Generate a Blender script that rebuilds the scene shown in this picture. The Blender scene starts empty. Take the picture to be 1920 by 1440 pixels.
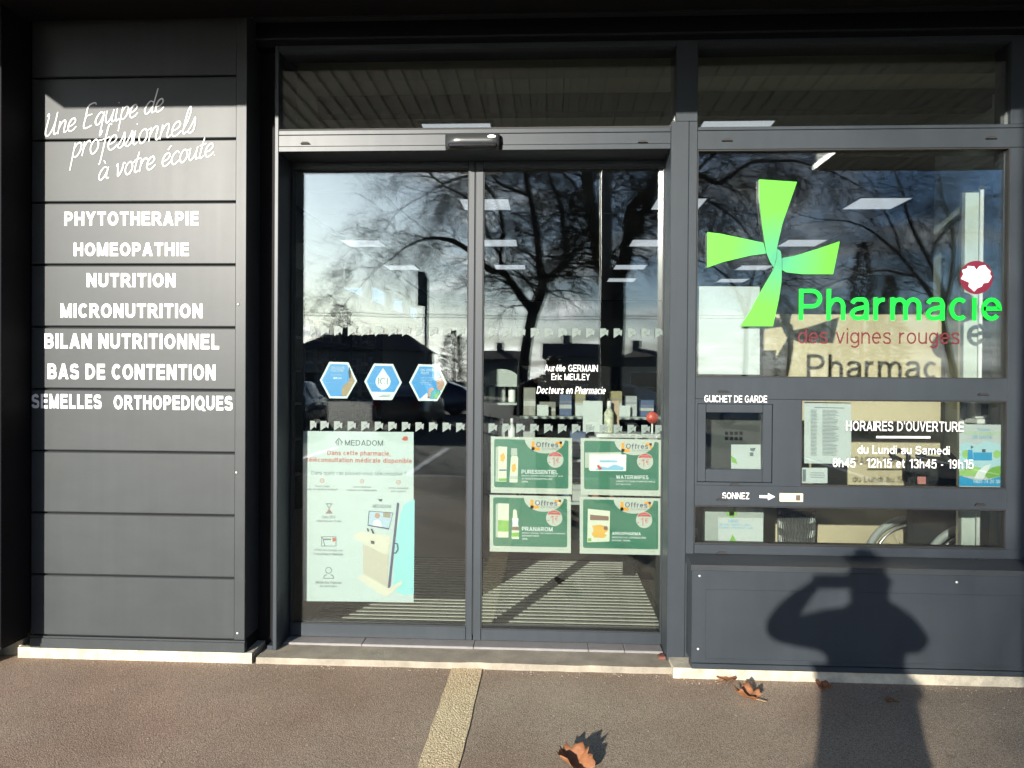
import bpy, bmesh, math, random
from mathutils import Vector, Matrix
random.seed(7)
C = bpy.context.scene.collection
sc = bpy.context.scene

# ------------------------------------------------------------------ camera, sky, sun, exposure
CAM_D, CAM_H, FOC = 4.06, 1.55, 1442.0          # metres in front of the shop front, eye height, focal length for a 1920 wide frame
YAW, PITCH, ROLL = math.radians(2.8915), math.radians(0.4784), math.radians(0.3985)
_f = Vector((-math.sin(YAW)*math.cos(PITCH), math.cos(YAW)*math.cos(PITCH), -math.sin(PITCH)))
_r = Vector((math.cos(YAW), math.sin(YAW), 0)); _u = _r.cross(_f)
RGT = _r*math.cos(ROLL)+_u*math.sin(ROLL); UPV = -_r*math.sin(ROLL)+_u*math.cos(ROLL); FWD = _f
cam = bpy.data.cameras.new('camera'); cam.sensor_width = 36; cam.lens = FOC/1920*36
cam.clip_start = 0.05; cam.clip_end = 2000
camo = bpy.data.objects.new('camera', cam); C.objects.link(camo)
_m = Matrix((RGT, UPV, -FWD)).transposed().to_4x4(); _m.translation = Vector((0, -CAM_D, CAM_H))
camo.matrix_world = _m
sc.camera = camo

SX, SZ = 0.364, 0.257                            # sunlight runs (SX, 1, -SZ): low winter sun from behind, a little left
SUN_EL = math.atan(SZ/math.hypot(1, SX)); SUN_AZ = math.atan2(SX, 1)
world = bpy.data.worlds.new("World"); sc.world = world; world.use_nodes = True
wn = world.node_tree.nodes; wl = world.node_tree.links
bg = wn['Background']; bg.inputs[1].default_value = 0.072
sky = wn.new('ShaderNodeTexSky'); sky.sky_type = 'NISHITA'; sky.sun_disc = False
sky.sun_elevation = SUN_EL; sky.sun_rotation = math.pi+SUN_AZ
sky.air_density = 1.0; sky.dust_density = 1.15; sky.ozone_density = 2.0
SEED_X, SEED_Y = 2.2, 9.4
geo = wn.new('ShaderNodeTexCoord')
sep = wn.new('ShaderNodeSeparateXYZ'); wl.new(geo.outputs['Generated'], sep.inputs[0])
# cloud layer: direction flattened onto a high plane, broken by noise; the clouds pass on the sky's own light without its colour
zc = wn.new('ShaderNodeMath'); zc.operation = 'MAXIMUM'; wl.new(sep.outputs[2], zc.inputs[0]); zc.inputs[1].default_value = 0.0
za = wn.new('ShaderNodeMath'); za.operation = 'ADD'; wl.new(zc.outputs[0], za.inputs[0]); za.inputs[1].default_value = 0.16
dx = wn.new('ShaderNodeMath'); dx.operation = 'DIVIDE'; wl.new(sep.outputs[0], dx.inputs[0]); wl.new(za.outputs[0], dx.inputs[1])
dy = wn.new('ShaderNodeMath'); dy.operation = 'DIVIDE'; wl.new(sep.outputs[1], dy.inputs[0]); wl.new(za.outputs[0], dy.inputs[1])
cmb = wn.new('ShaderNodeCombineXYZ'); wl.new(dx.outputs[0], cmb.inputs[0]); wl.new(dy.outputs[0], cmb.inputs[1])
cn = wn.new('ShaderNodeTexNoise'); cmap = wn.new('ShaderNodeMapping'); cmap.inputs['Location'].default_value = (SEED_X, SEED_Y, 0.0); wl.new(cmb.outputs[0], cmap.inputs[0]); wl.new(cmap.outputs[0], cn.inputs['Vector']); cn.inputs['Scale'].default_value = 1.15
cn.inputs['Detail'].default_value = 9; cn.inputs['Roughness'].default_value = 0.56; cn.inputs['Distortion'].default_value = 0.35
cr = wn.new('ShaderNodeValToRGB'); wl.new(cn.outputs['Fac'], cr.inputs[0])
cr.color_ramp.elements[0].position = 0.49; cr.color_ramp.elements[1].position = 0.66
cn2 = wn.new('ShaderNodeTexNoise'); wl.new(cmb.outputs[0], cn2.inputs['Vector']); cn2.inputs['Scale'].default_value = 2.6; cn2.inputs['Detail'].default_value = 6
cr2 = wn.new('ShaderNodeMapRange'); wl.new(cn2.outputs['Fac'], cr2.inputs[0])
cr2.inputs[1].default_value = 0.35; cr2.inputs[2].default_value = 0.7; cr2.inputs[3].default_value = 0.6; cr2.inputs[4].default_value = 2.6
bw = wn.new('ShaderNodeRGBToBW')
cm = wn.new('ShaderNodeMath'); cm.operation = 'MULTIPLY'; wl.new(bw.outputs[0], cm.inputs[0]); wl.new(cr2.outputs[0], cm.inputs[1])
wbt = wn.new('ShaderNodeMixRGB'); wbt.blend_type = 'MULTIPLY'; wbt.inputs[0].default_value = 1; wl.new(sky.outputs[0], wbt.inputs[1]); wbt.inputs[2].default_value = (0.74, 0.98, 1.42, 1)   # camera white balance, whole sky
wl.new(wbt.outputs[0], bw.inputs[0])
mixc = wn.new('ShaderNodeMixRGB'); hz_ = wn.new('ShaderNodeMapRange'); hz_.interpolation_type = 'SMOOTHSTEP'; wl.new(sep.outputs[2], hz_.inputs[0]); hz_.inputs[1].default_value = 0.01; hz_.inputs[2].default_value = 0.10; hz_.inputs[3].default_value = 0.8; hz_.inputs[4].default_value = 0.0   # grey winter cloud bank all round the horizon
cmx = wn.new('ShaderNodeMath'); cmx.operation = 'MAXIMUM'; wl.new(cr.outputs[0], cmx.inputs[0]); wl.new(hz_.outputs[0], cmx.inputs[1])
wl.new(cmx.outputs[0], mixc.inputs[0]); wl.new(wbt.outputs[0], mixc.inputs[1]); wl.new(cm.outputs[0], mixc.inputs[2])
wl.new(mixc.outputs[0], bg.inputs[0])

sun = bpy.data.lights.new('sun', 'SUN'); sun.energy = 4.8; sun.angle = math.radians(0.5); sun.color = (1.0, 0.94, 0.84)
suno = bpy.data.objects.new('sun', sun); C.objects.link(suno)
suno.rotation_euler = Vector((SX, 1, -SZ)).to_track_quat('-Z', 'Y').to_euler(); suno.location = (-6, -16, 8)
sc.view_settings.view_transform = 'Standard'; sc.view_settings.look = 'None'
sc.view_settings.gamma = 1; sc.view_settings.use_curve_mapping = False
sc.view_settings.exposure = 1.2
sc.cycles.max_bounces = 7; sc.cycles.transparent_max_bounces = 32; sc.cycles.glossy_bounces = 3; sc.cycles.diffuse_bounces = 3
sc.cycles.use_denoising = True; sc.cycles.use_adaptive_sampling = True; sc.cycles.adaptive_threshold = 0.03; sc.cycles.caustics_reflective = False; sc.cycles.caustics_refractive = False
sc.cycles.sample_clamp_indirect = 6

# ------------------------------------------------------------------ measuring helpers (photograph point -> place on a real plane)
def ray(px, py):
    d = RGT*((px-960)/FOC)+UPV*((720-py)/FOC)+FWD
    return d.x/d.y, d.z/d.y
def at(px, py, Y=0.0):
    a, b = ray(px, py); t = CAM_D+Y
    return a*t, b*t+CAM_H
def atz(px, py, z):
    a, b = ray(px, py); t = (z-CAM_H)/b
    return a*t, t-CAM_D
def refl(px, py, Y, g=0.33):                      # place outdoors at depth Y whose mirror image in a pane at g is seen there
    a, b = ray(px, py); t = CAM_D+2*g-Y
    return Vector((a*t, Y, b*t+CAM_H))
def rect(x0, x1, y0, y1, Y):
    xm, ym = (x0+x1)/2, (y0+y1)/2
    return at(x0, ym, Y)[0], at(x1, ym, Y)[0], at(xm, y1, Y)[1], at(xm, y0, Y)[1]

# ------------------------------------------------------------------ materials
MATS = {}
def mat(name, col, rough=0.5, metal=0.0, spec=0.5, var=0.0, scale=8.0, bump=0.0, bscale=None, coat=0.0, rvar=0.0, stretch=None, emit=0.0, streak=0.0):
    if name in MATS: return MATS[name]
    m = bpy.data.materials.new(name); m.use_nodes = True
    nt = m.node_tree; b = nt.nodes['Principled BSDF']
    b.inputs['Base Color'].default_value = (*col, 1); b.inputs['Roughness'].default_value = rough
    b.inputs['Metallic'].default_value = metal; b.inputs['Specular IOR Level'].default_value = spec
    if coat: b.inputs['Coat Weight'].default_value = coat; b.inputs['Coat Roughness'].default_value = 0.05
    if emit: b.inputs['Emission Color'].default_value = (*col, 1); b.inputs['Emission Strength'].default_value = emit
    if var or bump or rvar:
        tc = nt.nodes.new('ShaderNodeTexCoord'); src = tc.outputs['Object']
        if stretch:
            mp = nt.nodes.new('ShaderNodeMapping'); mp.inputs['Scale'].default_value = stretch
            nt.links.new(src, mp.inputs[0]); src = mp.outputs[0]
        n = nt.nodes.new('ShaderNodeTexNoise'); n.inputs['Scale'].default_value = scale; n.inputs['Detail'].default_value = 6
        n.inputs['Roughness'].default_value = 0.6
        nt.links.new(src, n.inputs['Vector'])
        if var:
            mr = nt.nodes.new('ShaderNodeMapRange'); nt.links.new(n.outputs['Fac'], mr.inputs[0])
            mr.inputs[1].default_value = 0.3; mr.inputs[2].default_value = 0.7; mr.inputs[3].default_value = 1-var; mr.inputs[4].default_value = 1+var
            mx = nt.nodes.new('ShaderNodeVectorMath'); mx.operation = 'SCALE'; mx.inputs[0].default_value = col
            nt.links.new(mr.outputs[0], mx.inputs['Scale']); nt.links.new(mx.outputs[0], b.inputs['Base Color'])
        if rvar:
            mr2 = nt.nodes.new('ShaderNodeMapRange'); nt.links.new(n.outputs['Fac'], mr2.inputs[0])
            mr2.inputs[1].default_value = 0.3; mr2.inputs[2].default_value = 0.7
            mr2.inputs[3].default_value = max(0.02, rough-rvar); mr2.inputs[4].default_value = min(1, rough+rvar)
            nt.links.new(mr2.outputs[0], b.inputs['Roughness'])
        if bump:
            n2 = nt.nodes.new('ShaderNodeTexNoise'); n2.inputs['Scale'].default_value = bscale or scale*4; n2.inputs['Detail'].default_value = 4
            nt.links.new(src, n2.inputs['Vector'])
            bp = nt.nodes.new('ShaderNodeBump'); bp.inputs['Strength'].default_value = bump; bp.inputs['Distance'].default_value = 0.01
            nt.links.new(n2.outputs['Fac'], bp.inputs['Height']); nt.links.new(bp.outputs[0], b.inputs['Normal'])
    if streak:                                    # rain streaks and wiped dust, running down the sheet
        tc2 = nt.nodes.new('ShaderNodeTexCoord'); mp2 = nt.nodes.new('ShaderNodeMapping'); mp2.inputs['Scale'].default_value = (22, 22, 0.9); nt.links.new(tc2.outputs['Object'], mp2.inputs[0])
        ns = nt.nodes.new('ShaderNodeTexNoise'); ns.inputs['Scale'].default_value = 1.0; ns.inputs['Detail'].default_value = 5; nt.links.new(mp2.outputs[0], ns.inputs['Vector'])
        ng = nt.nodes.new('ShaderNodeTexNoise'); ng.inputs['Scale'].default_value = 2.3; ng.inputs['Detail'].default_value = 8; ng.inputs['Roughness'].default_value = .7; nt.links.new(tc2.outputs['Object'], ng.inputs['Vector'])
        mu = nt.nodes.new('ShaderNodeMath'); mu.operation = 'MULTIPLY'; nt.links.new(ns.outputs['Fac'], mu.inputs[0]); nt.links.new(ng.outputs['Fac'], mu.inputs[1])
        ms = nt.nodes.new('ShaderNodeMapRange'); nt.links.new(mu.outputs[0], ms.inputs[0]); ms.inputs[1].default_value = .18; ms.inputs[2].default_value = .36; ms.inputs[3].default_value = 1-streak; ms.inputs[4].default_value = 1+streak*1.6
        old = b.inputs['Base Color'].links[0].from_socket if b.inputs['Base Color'].links else None
        sc_ = nt.nodes.new('ShaderNodeVectorMath'); sc_.operation = 'SCALE'; nt.links.new(ms.outputs[0], sc_.inputs['Scale'])
        if old: nt.links.new(old, sc_.inputs[0])
        else: sc_.inputs[0].default_value = col
        nt.links.new(sc_.outputs[0], b.inputs['Base Color'])
        mrr = nt.nodes.new('ShaderNodeMapRange'); nt.links.new(mu.outputs[0], mrr.inputs[0]); mrr.inputs[1].default_value = .15; mrr.inputs[2].default_value = .4; mrr.inputs[3].default_value = rough-.008; mrr.inputs[4].default_value = rough+.014
        nt.links.new(mrr.outputs[0], b.inputs['Roughness'])
    MATS[name] = m; return m

def glass_mat(name, tint, r0, wave=0.0):
    m = bpy.data.materials.new(name); m.use_nodes = True; nt = m.node_tree
    for n in list(nt.nodes):
        if n.type == 'BSDF_PRINCIPLED': nt.nodes.remove(n)
    out = [n for n in nt.nodes if n.type == 'OUTPUT_MATERIAL'][0]
    tr = nt.nodes.new('ShaderNodeBsdfTransparent'); tr.inputs[0].default_value = (*tint, 1)
    gl = nt.nodes.new('ShaderNodeBsdfGlossy'); gl.inputs['Roughness'].default_value = 0.0; gl.inputs[0].default_value = (0.97, 1, 1, 1)
    lw = nt.nodes.new('ShaderNodeLayerWeight'); lw.inputs[0].default_value = 0.5
    pw = nt.nodes.new('ShaderNodeMath'); pw.operation = 'POWER'; nt.links.new(lw.outputs['Facing'], pw.inputs[0]); pw.inputs[1].default_value = 5
    mr = nt.nodes.new('ShaderNodeMapRange'); nt.links.new(pw.outputs[0], mr.inputs[0]); mr.inputs[3].default_value = r0; mr.inputs[4].default_value = 1
    mx = nt.nodes.new('ShaderNodeMixShader'); nt.links.new(mr.outputs[0], mx.inputs[0]); nt.links.new(tr.outputs[0], mx.inputs[1]); nt.links.new(gl.outputs[0], mx.inputs[2])
    nt.links.new(mx.outputs[0], out.inputs[0])
    if wave:                                     # rolled glass is never quite flat
        tc = nt.nodes.new('ShaderNodeTexCoord'); n = nt.nodes.new('ShaderNodeTexNoise'); n.inputs['Scale'].default_value = 2.2; n.inputs['Detail'].default_value = 1
        nt.links.new(tc.outputs['Object'], n.inputs['Vector'])
        bp = nt.nodes.new('ShaderNodeBump'); bp.inputs['Strength'].default_value = wave; bp.inputs['Distance'].default_value = 0.01
        nt.links.new(n.outputs['Fac'], bp.inputs['Height']); nt.links.new(bp.outputs[0], gl.inputs['Normal'])
    MATS[name] = m; return m

def ground_mat(name, c1, c2, c3, scale=150, bump=0.6, patch=0.25):
    m = bpy.data.materials.new(name); m.use_nodes = True; nt = m.node_tree; b = nt.nodes['Principled BSDF']
    b.inputs['Roughness'].default_value = 0.9; b.inputs['Specular IOR Level'].default_value = 0.25
    tc = nt.nodes.new('ShaderNodeTexCoord')
    v = nt.nodes.new('ShaderNodeTexVoronoi'); v.inputs['Scale'].default_value = scale; nt.links.new(tc.outputs['Object'], v.inputs['Vector'])
    v2 = nt.nodes.new('ShaderNodeTexVoronoi'); v2.inputs['Scale'].default_value = scale*0.45; nt.links.new(tc.outputs['Object'], v2.inputs['Vector'])
    n = nt.nodes.new('ShaderNodeTexNoise'); n.inputs['Scale'].default_value = 1.3; n.inputs['Detail'].default_value = 7; nt.links.new(tc.outputs['Object'], n.inputs['Vector'])
    bwn = nt.nodes.new('ShaderNodeSeparateColor'); nt.links.new(v.outputs['Color'], bwn.inputs[0])
    ramp = nt.nodes.new('ShaderNodeValToRGB'); nt.links.new(bwn.outputs[0], ramp.inputs[0])
    e = ramp.color_ramp.elements; e[0].color = (*c1, 1); e[1].color = (*c3, 1); e[1].position = 1.0
    e2 = ramp.color_ramp.elements.new(0.45); e2.color = (*c2, 1)
    mr = nt.nodes.new('ShaderNodeMapRange'); nt.links.new(n.outputs['Fac'], mr.inputs[0]); mr.inputs[1].default_value = 0.3; mr.inputs[2].default_value = 0.7
    mr.inputs[3].default_value = 1-patch; mr.inputs[4].default_value = 1+patch
    sm = nt.nodes.new('ShaderNodeVectorMath'); sm.operation = 'SCALE'; nt.links.new(ramp.outputs[0], sm.inputs[0]); nt.links.new(mr.outputs[0], sm.inputs['Scale'])
    n3 = nt.nodes.new('ShaderNodeTexNoise'); n3.inputs['Scale'].default_value = 0.7; n3.inputs['Detail'].default_value = 3; nt.links.new(tc.outputs['Object'], n3.inputs['Vector'])
    hr = nt.nodes.new('ShaderNodeValToRGB'); nt.links.new(n3.outputs['Fac'], hr.inputs[0]); he = hr.color_ramp.elements; he[0].position = .38; he[0].color = (1.06, .95, .90, 1); he[1].position = .62; he[1].color = (.97, 1.0, .98, 1)
    hm = nt.nodes.new('ShaderNodeVectorMath'); hm.operation = 'MULTIPLY'; nt.links.new(sm.outputs[0], hm.inputs[0]); nt.links.new(hr.outputs[0], hm.inputs[1])
    nt.links.new(hm.outputs[0], b.inputs['Base Color'])
    vg = nt.nodes.new('ShaderNodeTexVoronoi'); vg.inputs['Scale'].default_value = 2.6; nt.links.new(tc.outputs['Object'], vg.inputs['Vector'])          # trodden spots
    gr = nt.nodes.new('ShaderNodeMapRange'); nt.links.new(vg.outputs['Distance'], gr.inputs[0]); gr.inputs[1].default_value = .03; gr.inputs[2].default_value = .06; gr.inputs[3].default_value = .80; gr.inputs[4].default_value = 1
    ve = nt.nodes.new('ShaderNodeTexVoronoi'); ve.feature = 'DISTANCE_TO_EDGE'; ve.inputs['Scale'].default_value = .55; nw_ = nt.nodes.new('ShaderNodeTexNoise'); nw_.inputs['Scale'].default_value = 3; nt.links.new(tc.outputs['Object'], nw_.inputs['Vector'])
    va_ = nt.nodes.new('ShaderNodeVectorMath'); va_.operation = 'MULTIPLY_ADD'; nt.links.new(nw_.outputs['Color'], va_.inputs[0]); va_.inputs[1].default_value = (.5, .5, 0); nt.links.new(tc.outputs['Object'], va_.inputs[2]); nt.links.new(va_.outputs[0], ve.inputs['Vector'])
    ce = nt.nodes.new('ShaderNodeMapRange'); nt.links.new(ve.outputs['Distance'], ce.inputs[0]); ce.inputs[1].default_value = .0006; ce.inputs[2].default_value = .003; ce.inputs[3].default_value = .96; ce.inputs[4].default_value = 1      # hairline cracks
    gm = nt.nodes.new('ShaderNodeMath'); gm.operation = 'MULTIPLY'; nt.links.new(gr.outputs[0], gm.inputs[0]); nt.links.new(ce.outputs[0], gm.inputs[1])
    g2 = nt.nodes.new('ShaderNodeVectorMath'); g2.operation = 'SCALE'; nt.links.new(hm.outputs[0], g2.inputs[0]); nt.links.new(gm.outputs[0], g2.inputs['Scale']); nt.links.new(g2.outputs[0], b.inputs['Base Color'])
    ad = nt.nodes.new('ShaderNodeMath'); ad.operation = 'ADD'; nt.links.new(v.outputs['Distance'], ad.inputs[0]); nt.links.new(v2.outputs['Distance'], ad.inputs[1])
    bp = nt.nodes.new('ShaderNodeBump'); bp.invert = True; bp.inputs['Strength'].default_value = bump; bp.inputs['Distance'].default_value = 0.006
    nt.links.new(ad.outputs[0], bp.inputs['Height']); nt.links.new(bp.outputs[0], b.inputs['Normal'])
    MATS[name] = m; return m

PAINT = mat('anthracite_paint', (0.038, 0.042, 0.046), 0.40, spec=0.25, var=0.10, scale=3.0, rvar=0.06, bump=0.02, bscale=500)
PAINT2 = mat('anthracite_frame', (0.032, 0.039, 0.046), 0.40, spec=0.25, var=0.06, scale=5.0, streak=0.03)
CLAD = mat('anthracite_cladding', (0.040, 0.045, 0.047), 0.40, spec=0.2, var=0.06, scale=5.0, stretch=(1, 1, 2.2), bump=0.01, bscale=300, streak=0.03)
BLACK = mat('black_panel', (0.010, 0.010, 0.011), 0.6, spec=0.08, var=0.1)
RUBBER = mat('black_rubber', (0.012, 0.012, 0.012), 0.7)
WHITE = mat('white_vinyl', (0.78, 0.78, 0.77), 0.45, var=0.03, scale=20)
PLINTH = mat('cream_render', (0.43, 0.39, 0.30), 0.9, var=0.30, scale=13, bump=0.4, bscale=60)
STONE = mat('sill_stone', (0.25, 0.22, 0.17), 0.8, var=0.28, scale=7, bump=0.2, bscale=80)
TILE = mat('grey_threshold_tile', (0.2, 0.19, 0.185), 0.5, var=0.1, scale=12)
ALU = mat('bare_aluminium', (0.55, 0.55, 0.53), 0.35, metal=0.9, rvar=0.1, var=0.05)
STEEL = mat('zinc_screw', (0.65, 0.65, 0.63), 0.35, metal=0.8)
GLASS_A = glass_mat('window_glass_outer', (0.93, 0.95, 0.94), 0.066, 0.05)
GLASS_B = glass_mat('window_glass_inner', (0.93, 0.95, 0.94), 0.052, 0.05)
CREAM = mat('cream_board', (0.54, 0.445, 0.30), 0.7, var=0.04, scale=6)
WALLW = mat('interior_wall', (0.30, 0.29, 0.27), 0.8, var=0.05)
WHITEP = mat('white_plastic', (0.72, 0.72, 0.7), 0.4)
PAPER = mat('white_paper', (0.50, 0.53, 0.52), 0.7, var=0.02, scale=12)
GREYP = mat('grey_laminate', (0.33, 0.36, 0.34), 0.5, var=0.05)

# ------------------------------------------------------------------ building blocks
class B:
    def __init__(s): s.bm = bmesh.new(); s.mi = 0
    def face(s, vs, smooth=False):
        try:
            f = s.bm.faces.new(vs); f.material_index = s.mi; f.smooth = smooth; return f
        except ValueError: return None
    def box(s, x0, x1, y0, y1, z0, z1, bev=0.0):
        v = [s.bm.verts.new((x, y, z)) for x in (x0, x1) for y in (y0, y1) for z in (z0, z1)]
        fs = [s.face([v[i] for i in q]) for q in ((0, 1, 3, 2), (4, 6, 7, 5), (0, 4, 5, 1), (2, 3, 7, 6), (0, 2, 6, 4), (1, 5, 7, 3))]
        if bev:
            es = list({e for f in fs for e in f.edges}); bmesh.ops.bevel(s.bm, geom=es, offset=bev, segments=1, affect='EDGES', profile=0.5)
        return s
    def poly(s, pts, y0, y1=None):               # outline in x,z; flat at y0 or extruded to y1
        a = [s.bm.verts.new((p[0], y0, p[1])) for p in pts]
        area = sum(pts[i][0]*pts[(i+1) % len(pts)][1]-pts[(i+1) % len(pts)][0]*pts[i][1] for i in range(len(pts)))
        if area < 0: a.reverse()
        s.face(a)
        if y1 is not None:
            b = [s.bm.verts.new((v.co.x, y1, v.co.z)) for v in a]
            n = len(a)
            for i in range(n): s.face([a[i], b[i], b[(i+1) % n], a[(i+1) % n]])
            s.face(list(reversed(b)))
        return s
    def tube(s, pts, rad, n=6, caps=True):
        pts = [Vector(p) for p in pts]; rings = []
        if not isinstance(rad, (list, tuple)): rad = [rad]*len(pts)
        up = None
        for i, p in enumerate(pts):
            d = (pts[min(i+1, len(pts)-1)]-pts[max(i-1, 0)])
            if d.length < 1e-9: d = Vector((0, 0, 1))
            d.normalize()
            if up is None: up = d.orthogonal().normalized()
            else:
                up = up-d*up.dot(d)
                up = up.normalized() if up.length > 1e-6 else d.orthogonal().normalized()
            w = d.cross(up)
            rings.append([s.bm.verts.new(p+(up*math.cos(2*math.pi*k/n)+w*math.sin(2*math.pi*k/n))*rad[i]) for k in range(n)])
        for a, b in zip(rings, rings[1:]):
            for k in range(n): s.face([a[k], a[(k+1) % n], b[(k+1) % n], b[k]], True)
        if caps and n > 2: s.face(list(reversed(rings[0]))); s.face(rings[-1])
        return s
    def lathe(s, prof, n=20, c=(0, 0, 0), axis='z'):
        rings = []
        for r, h in prof:
            ring = []
            for k in range(n):
                a = 2*math.pi*k/n; p = (r*math.cos(a), r*math.sin(a), h)
                if axis == 'y': p = (p[0], p[2], p[1])
                if axis == 'x': p = (p[2], p[0], p[1])
                ring.append(s.bm.verts.new((p[0]+c[0], p[1]+c[1], p[2]+c[2])))
            rings.append(ring)
        for a, b in zip(rings, rings[1:]):
            for k in range(n): s.face([a[k], a[(k+1) % n], b[(k+1) % n], b[k]], True)
        s.face(list(reversed(rings[0]))); s.face(rings[-1])
        return s

def link(o, parent=None):
    C.objects.link(o)
    if parent is not None:
        o.parent = parent; o.matrix_parent_inverse = Matrix.Translation(-Vector(ORG.get(parent.name, (0, 0, 0))))
    return o
ORG = {}
def obj(name, b, m, parent=None, label=None, weld=True):
    me = bpy.data.meshes.new(name)
    if isinstance(b, B):
        bmesh.ops.recalc_face_normals(b.bm, faces=b.bm.faces)
        b.bm.to_mesh(me); b.bm.free()
    else: me = b
    for q in (m if isinstance(m, (list, tuple)) else [m]): me.materials.append(q)
    o = bpy.data.objects.new(name, me); link(o, parent)
    if label: o['label'] = label
    return o
def tag(o, label=None, cat=None, group=None, kind=None):
    for k, v in (('label', label), ('category', cat), ('group', group), ('kind', kind)):
        if v: o[k] = v
    return o
def thing(name, label, cat, loc=(0, 0, 0), group=None):
    o = bpy.data.objects.new(name, None); C.objects.link(o); o.location = loc; o.empty_display_size = 0.1
    ORG[o.name] = loc
    return tag(o, label, cat, group)
def struct(name, b, m): return tag(obj(name, b, m), kind='structure')
def flat(name, pts, Y, m, parent=None):           # a printed or vinyl shape given by photograph points on the plane Y
    return obj(name, B().poly([at(x, y, Y) for x, y in pts], Y), m, parent)
def circ(cx, cy, r, n=28, a0=0, a1=360): return [(cx+r*math.cos(math.radians(a0+(a1-a0)*k/(n if a1-a0 == 360 else n-1))), cy+r*math.sin(math.radians(a0+(a1-a0)*k/(n if a1-a0 == 360 else n-1)))) for k in range(n)]
def cat_rom(p, k=5):
    if len(p) < 3: return p
    out = []
    q = [p[0]]+list(p)+[p[-1]]
    for i in range(1, len(q)-2):
        a, b, c, d = q[i-1], q[i], q[i+1], q[i+2]
        for j in range(k):
            t = j/k
            out.append(tuple(0.5*((2*b[n])+(-a[n]+c[n])*t+(2*a[n]-5*b[n]+4*c[n]-d[n])*t*t+(-a[n]+3*b[n]-3*c[n]+d[n])*t**3) for n in range(len(b))))
    out.append(p[-1]); return out

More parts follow.
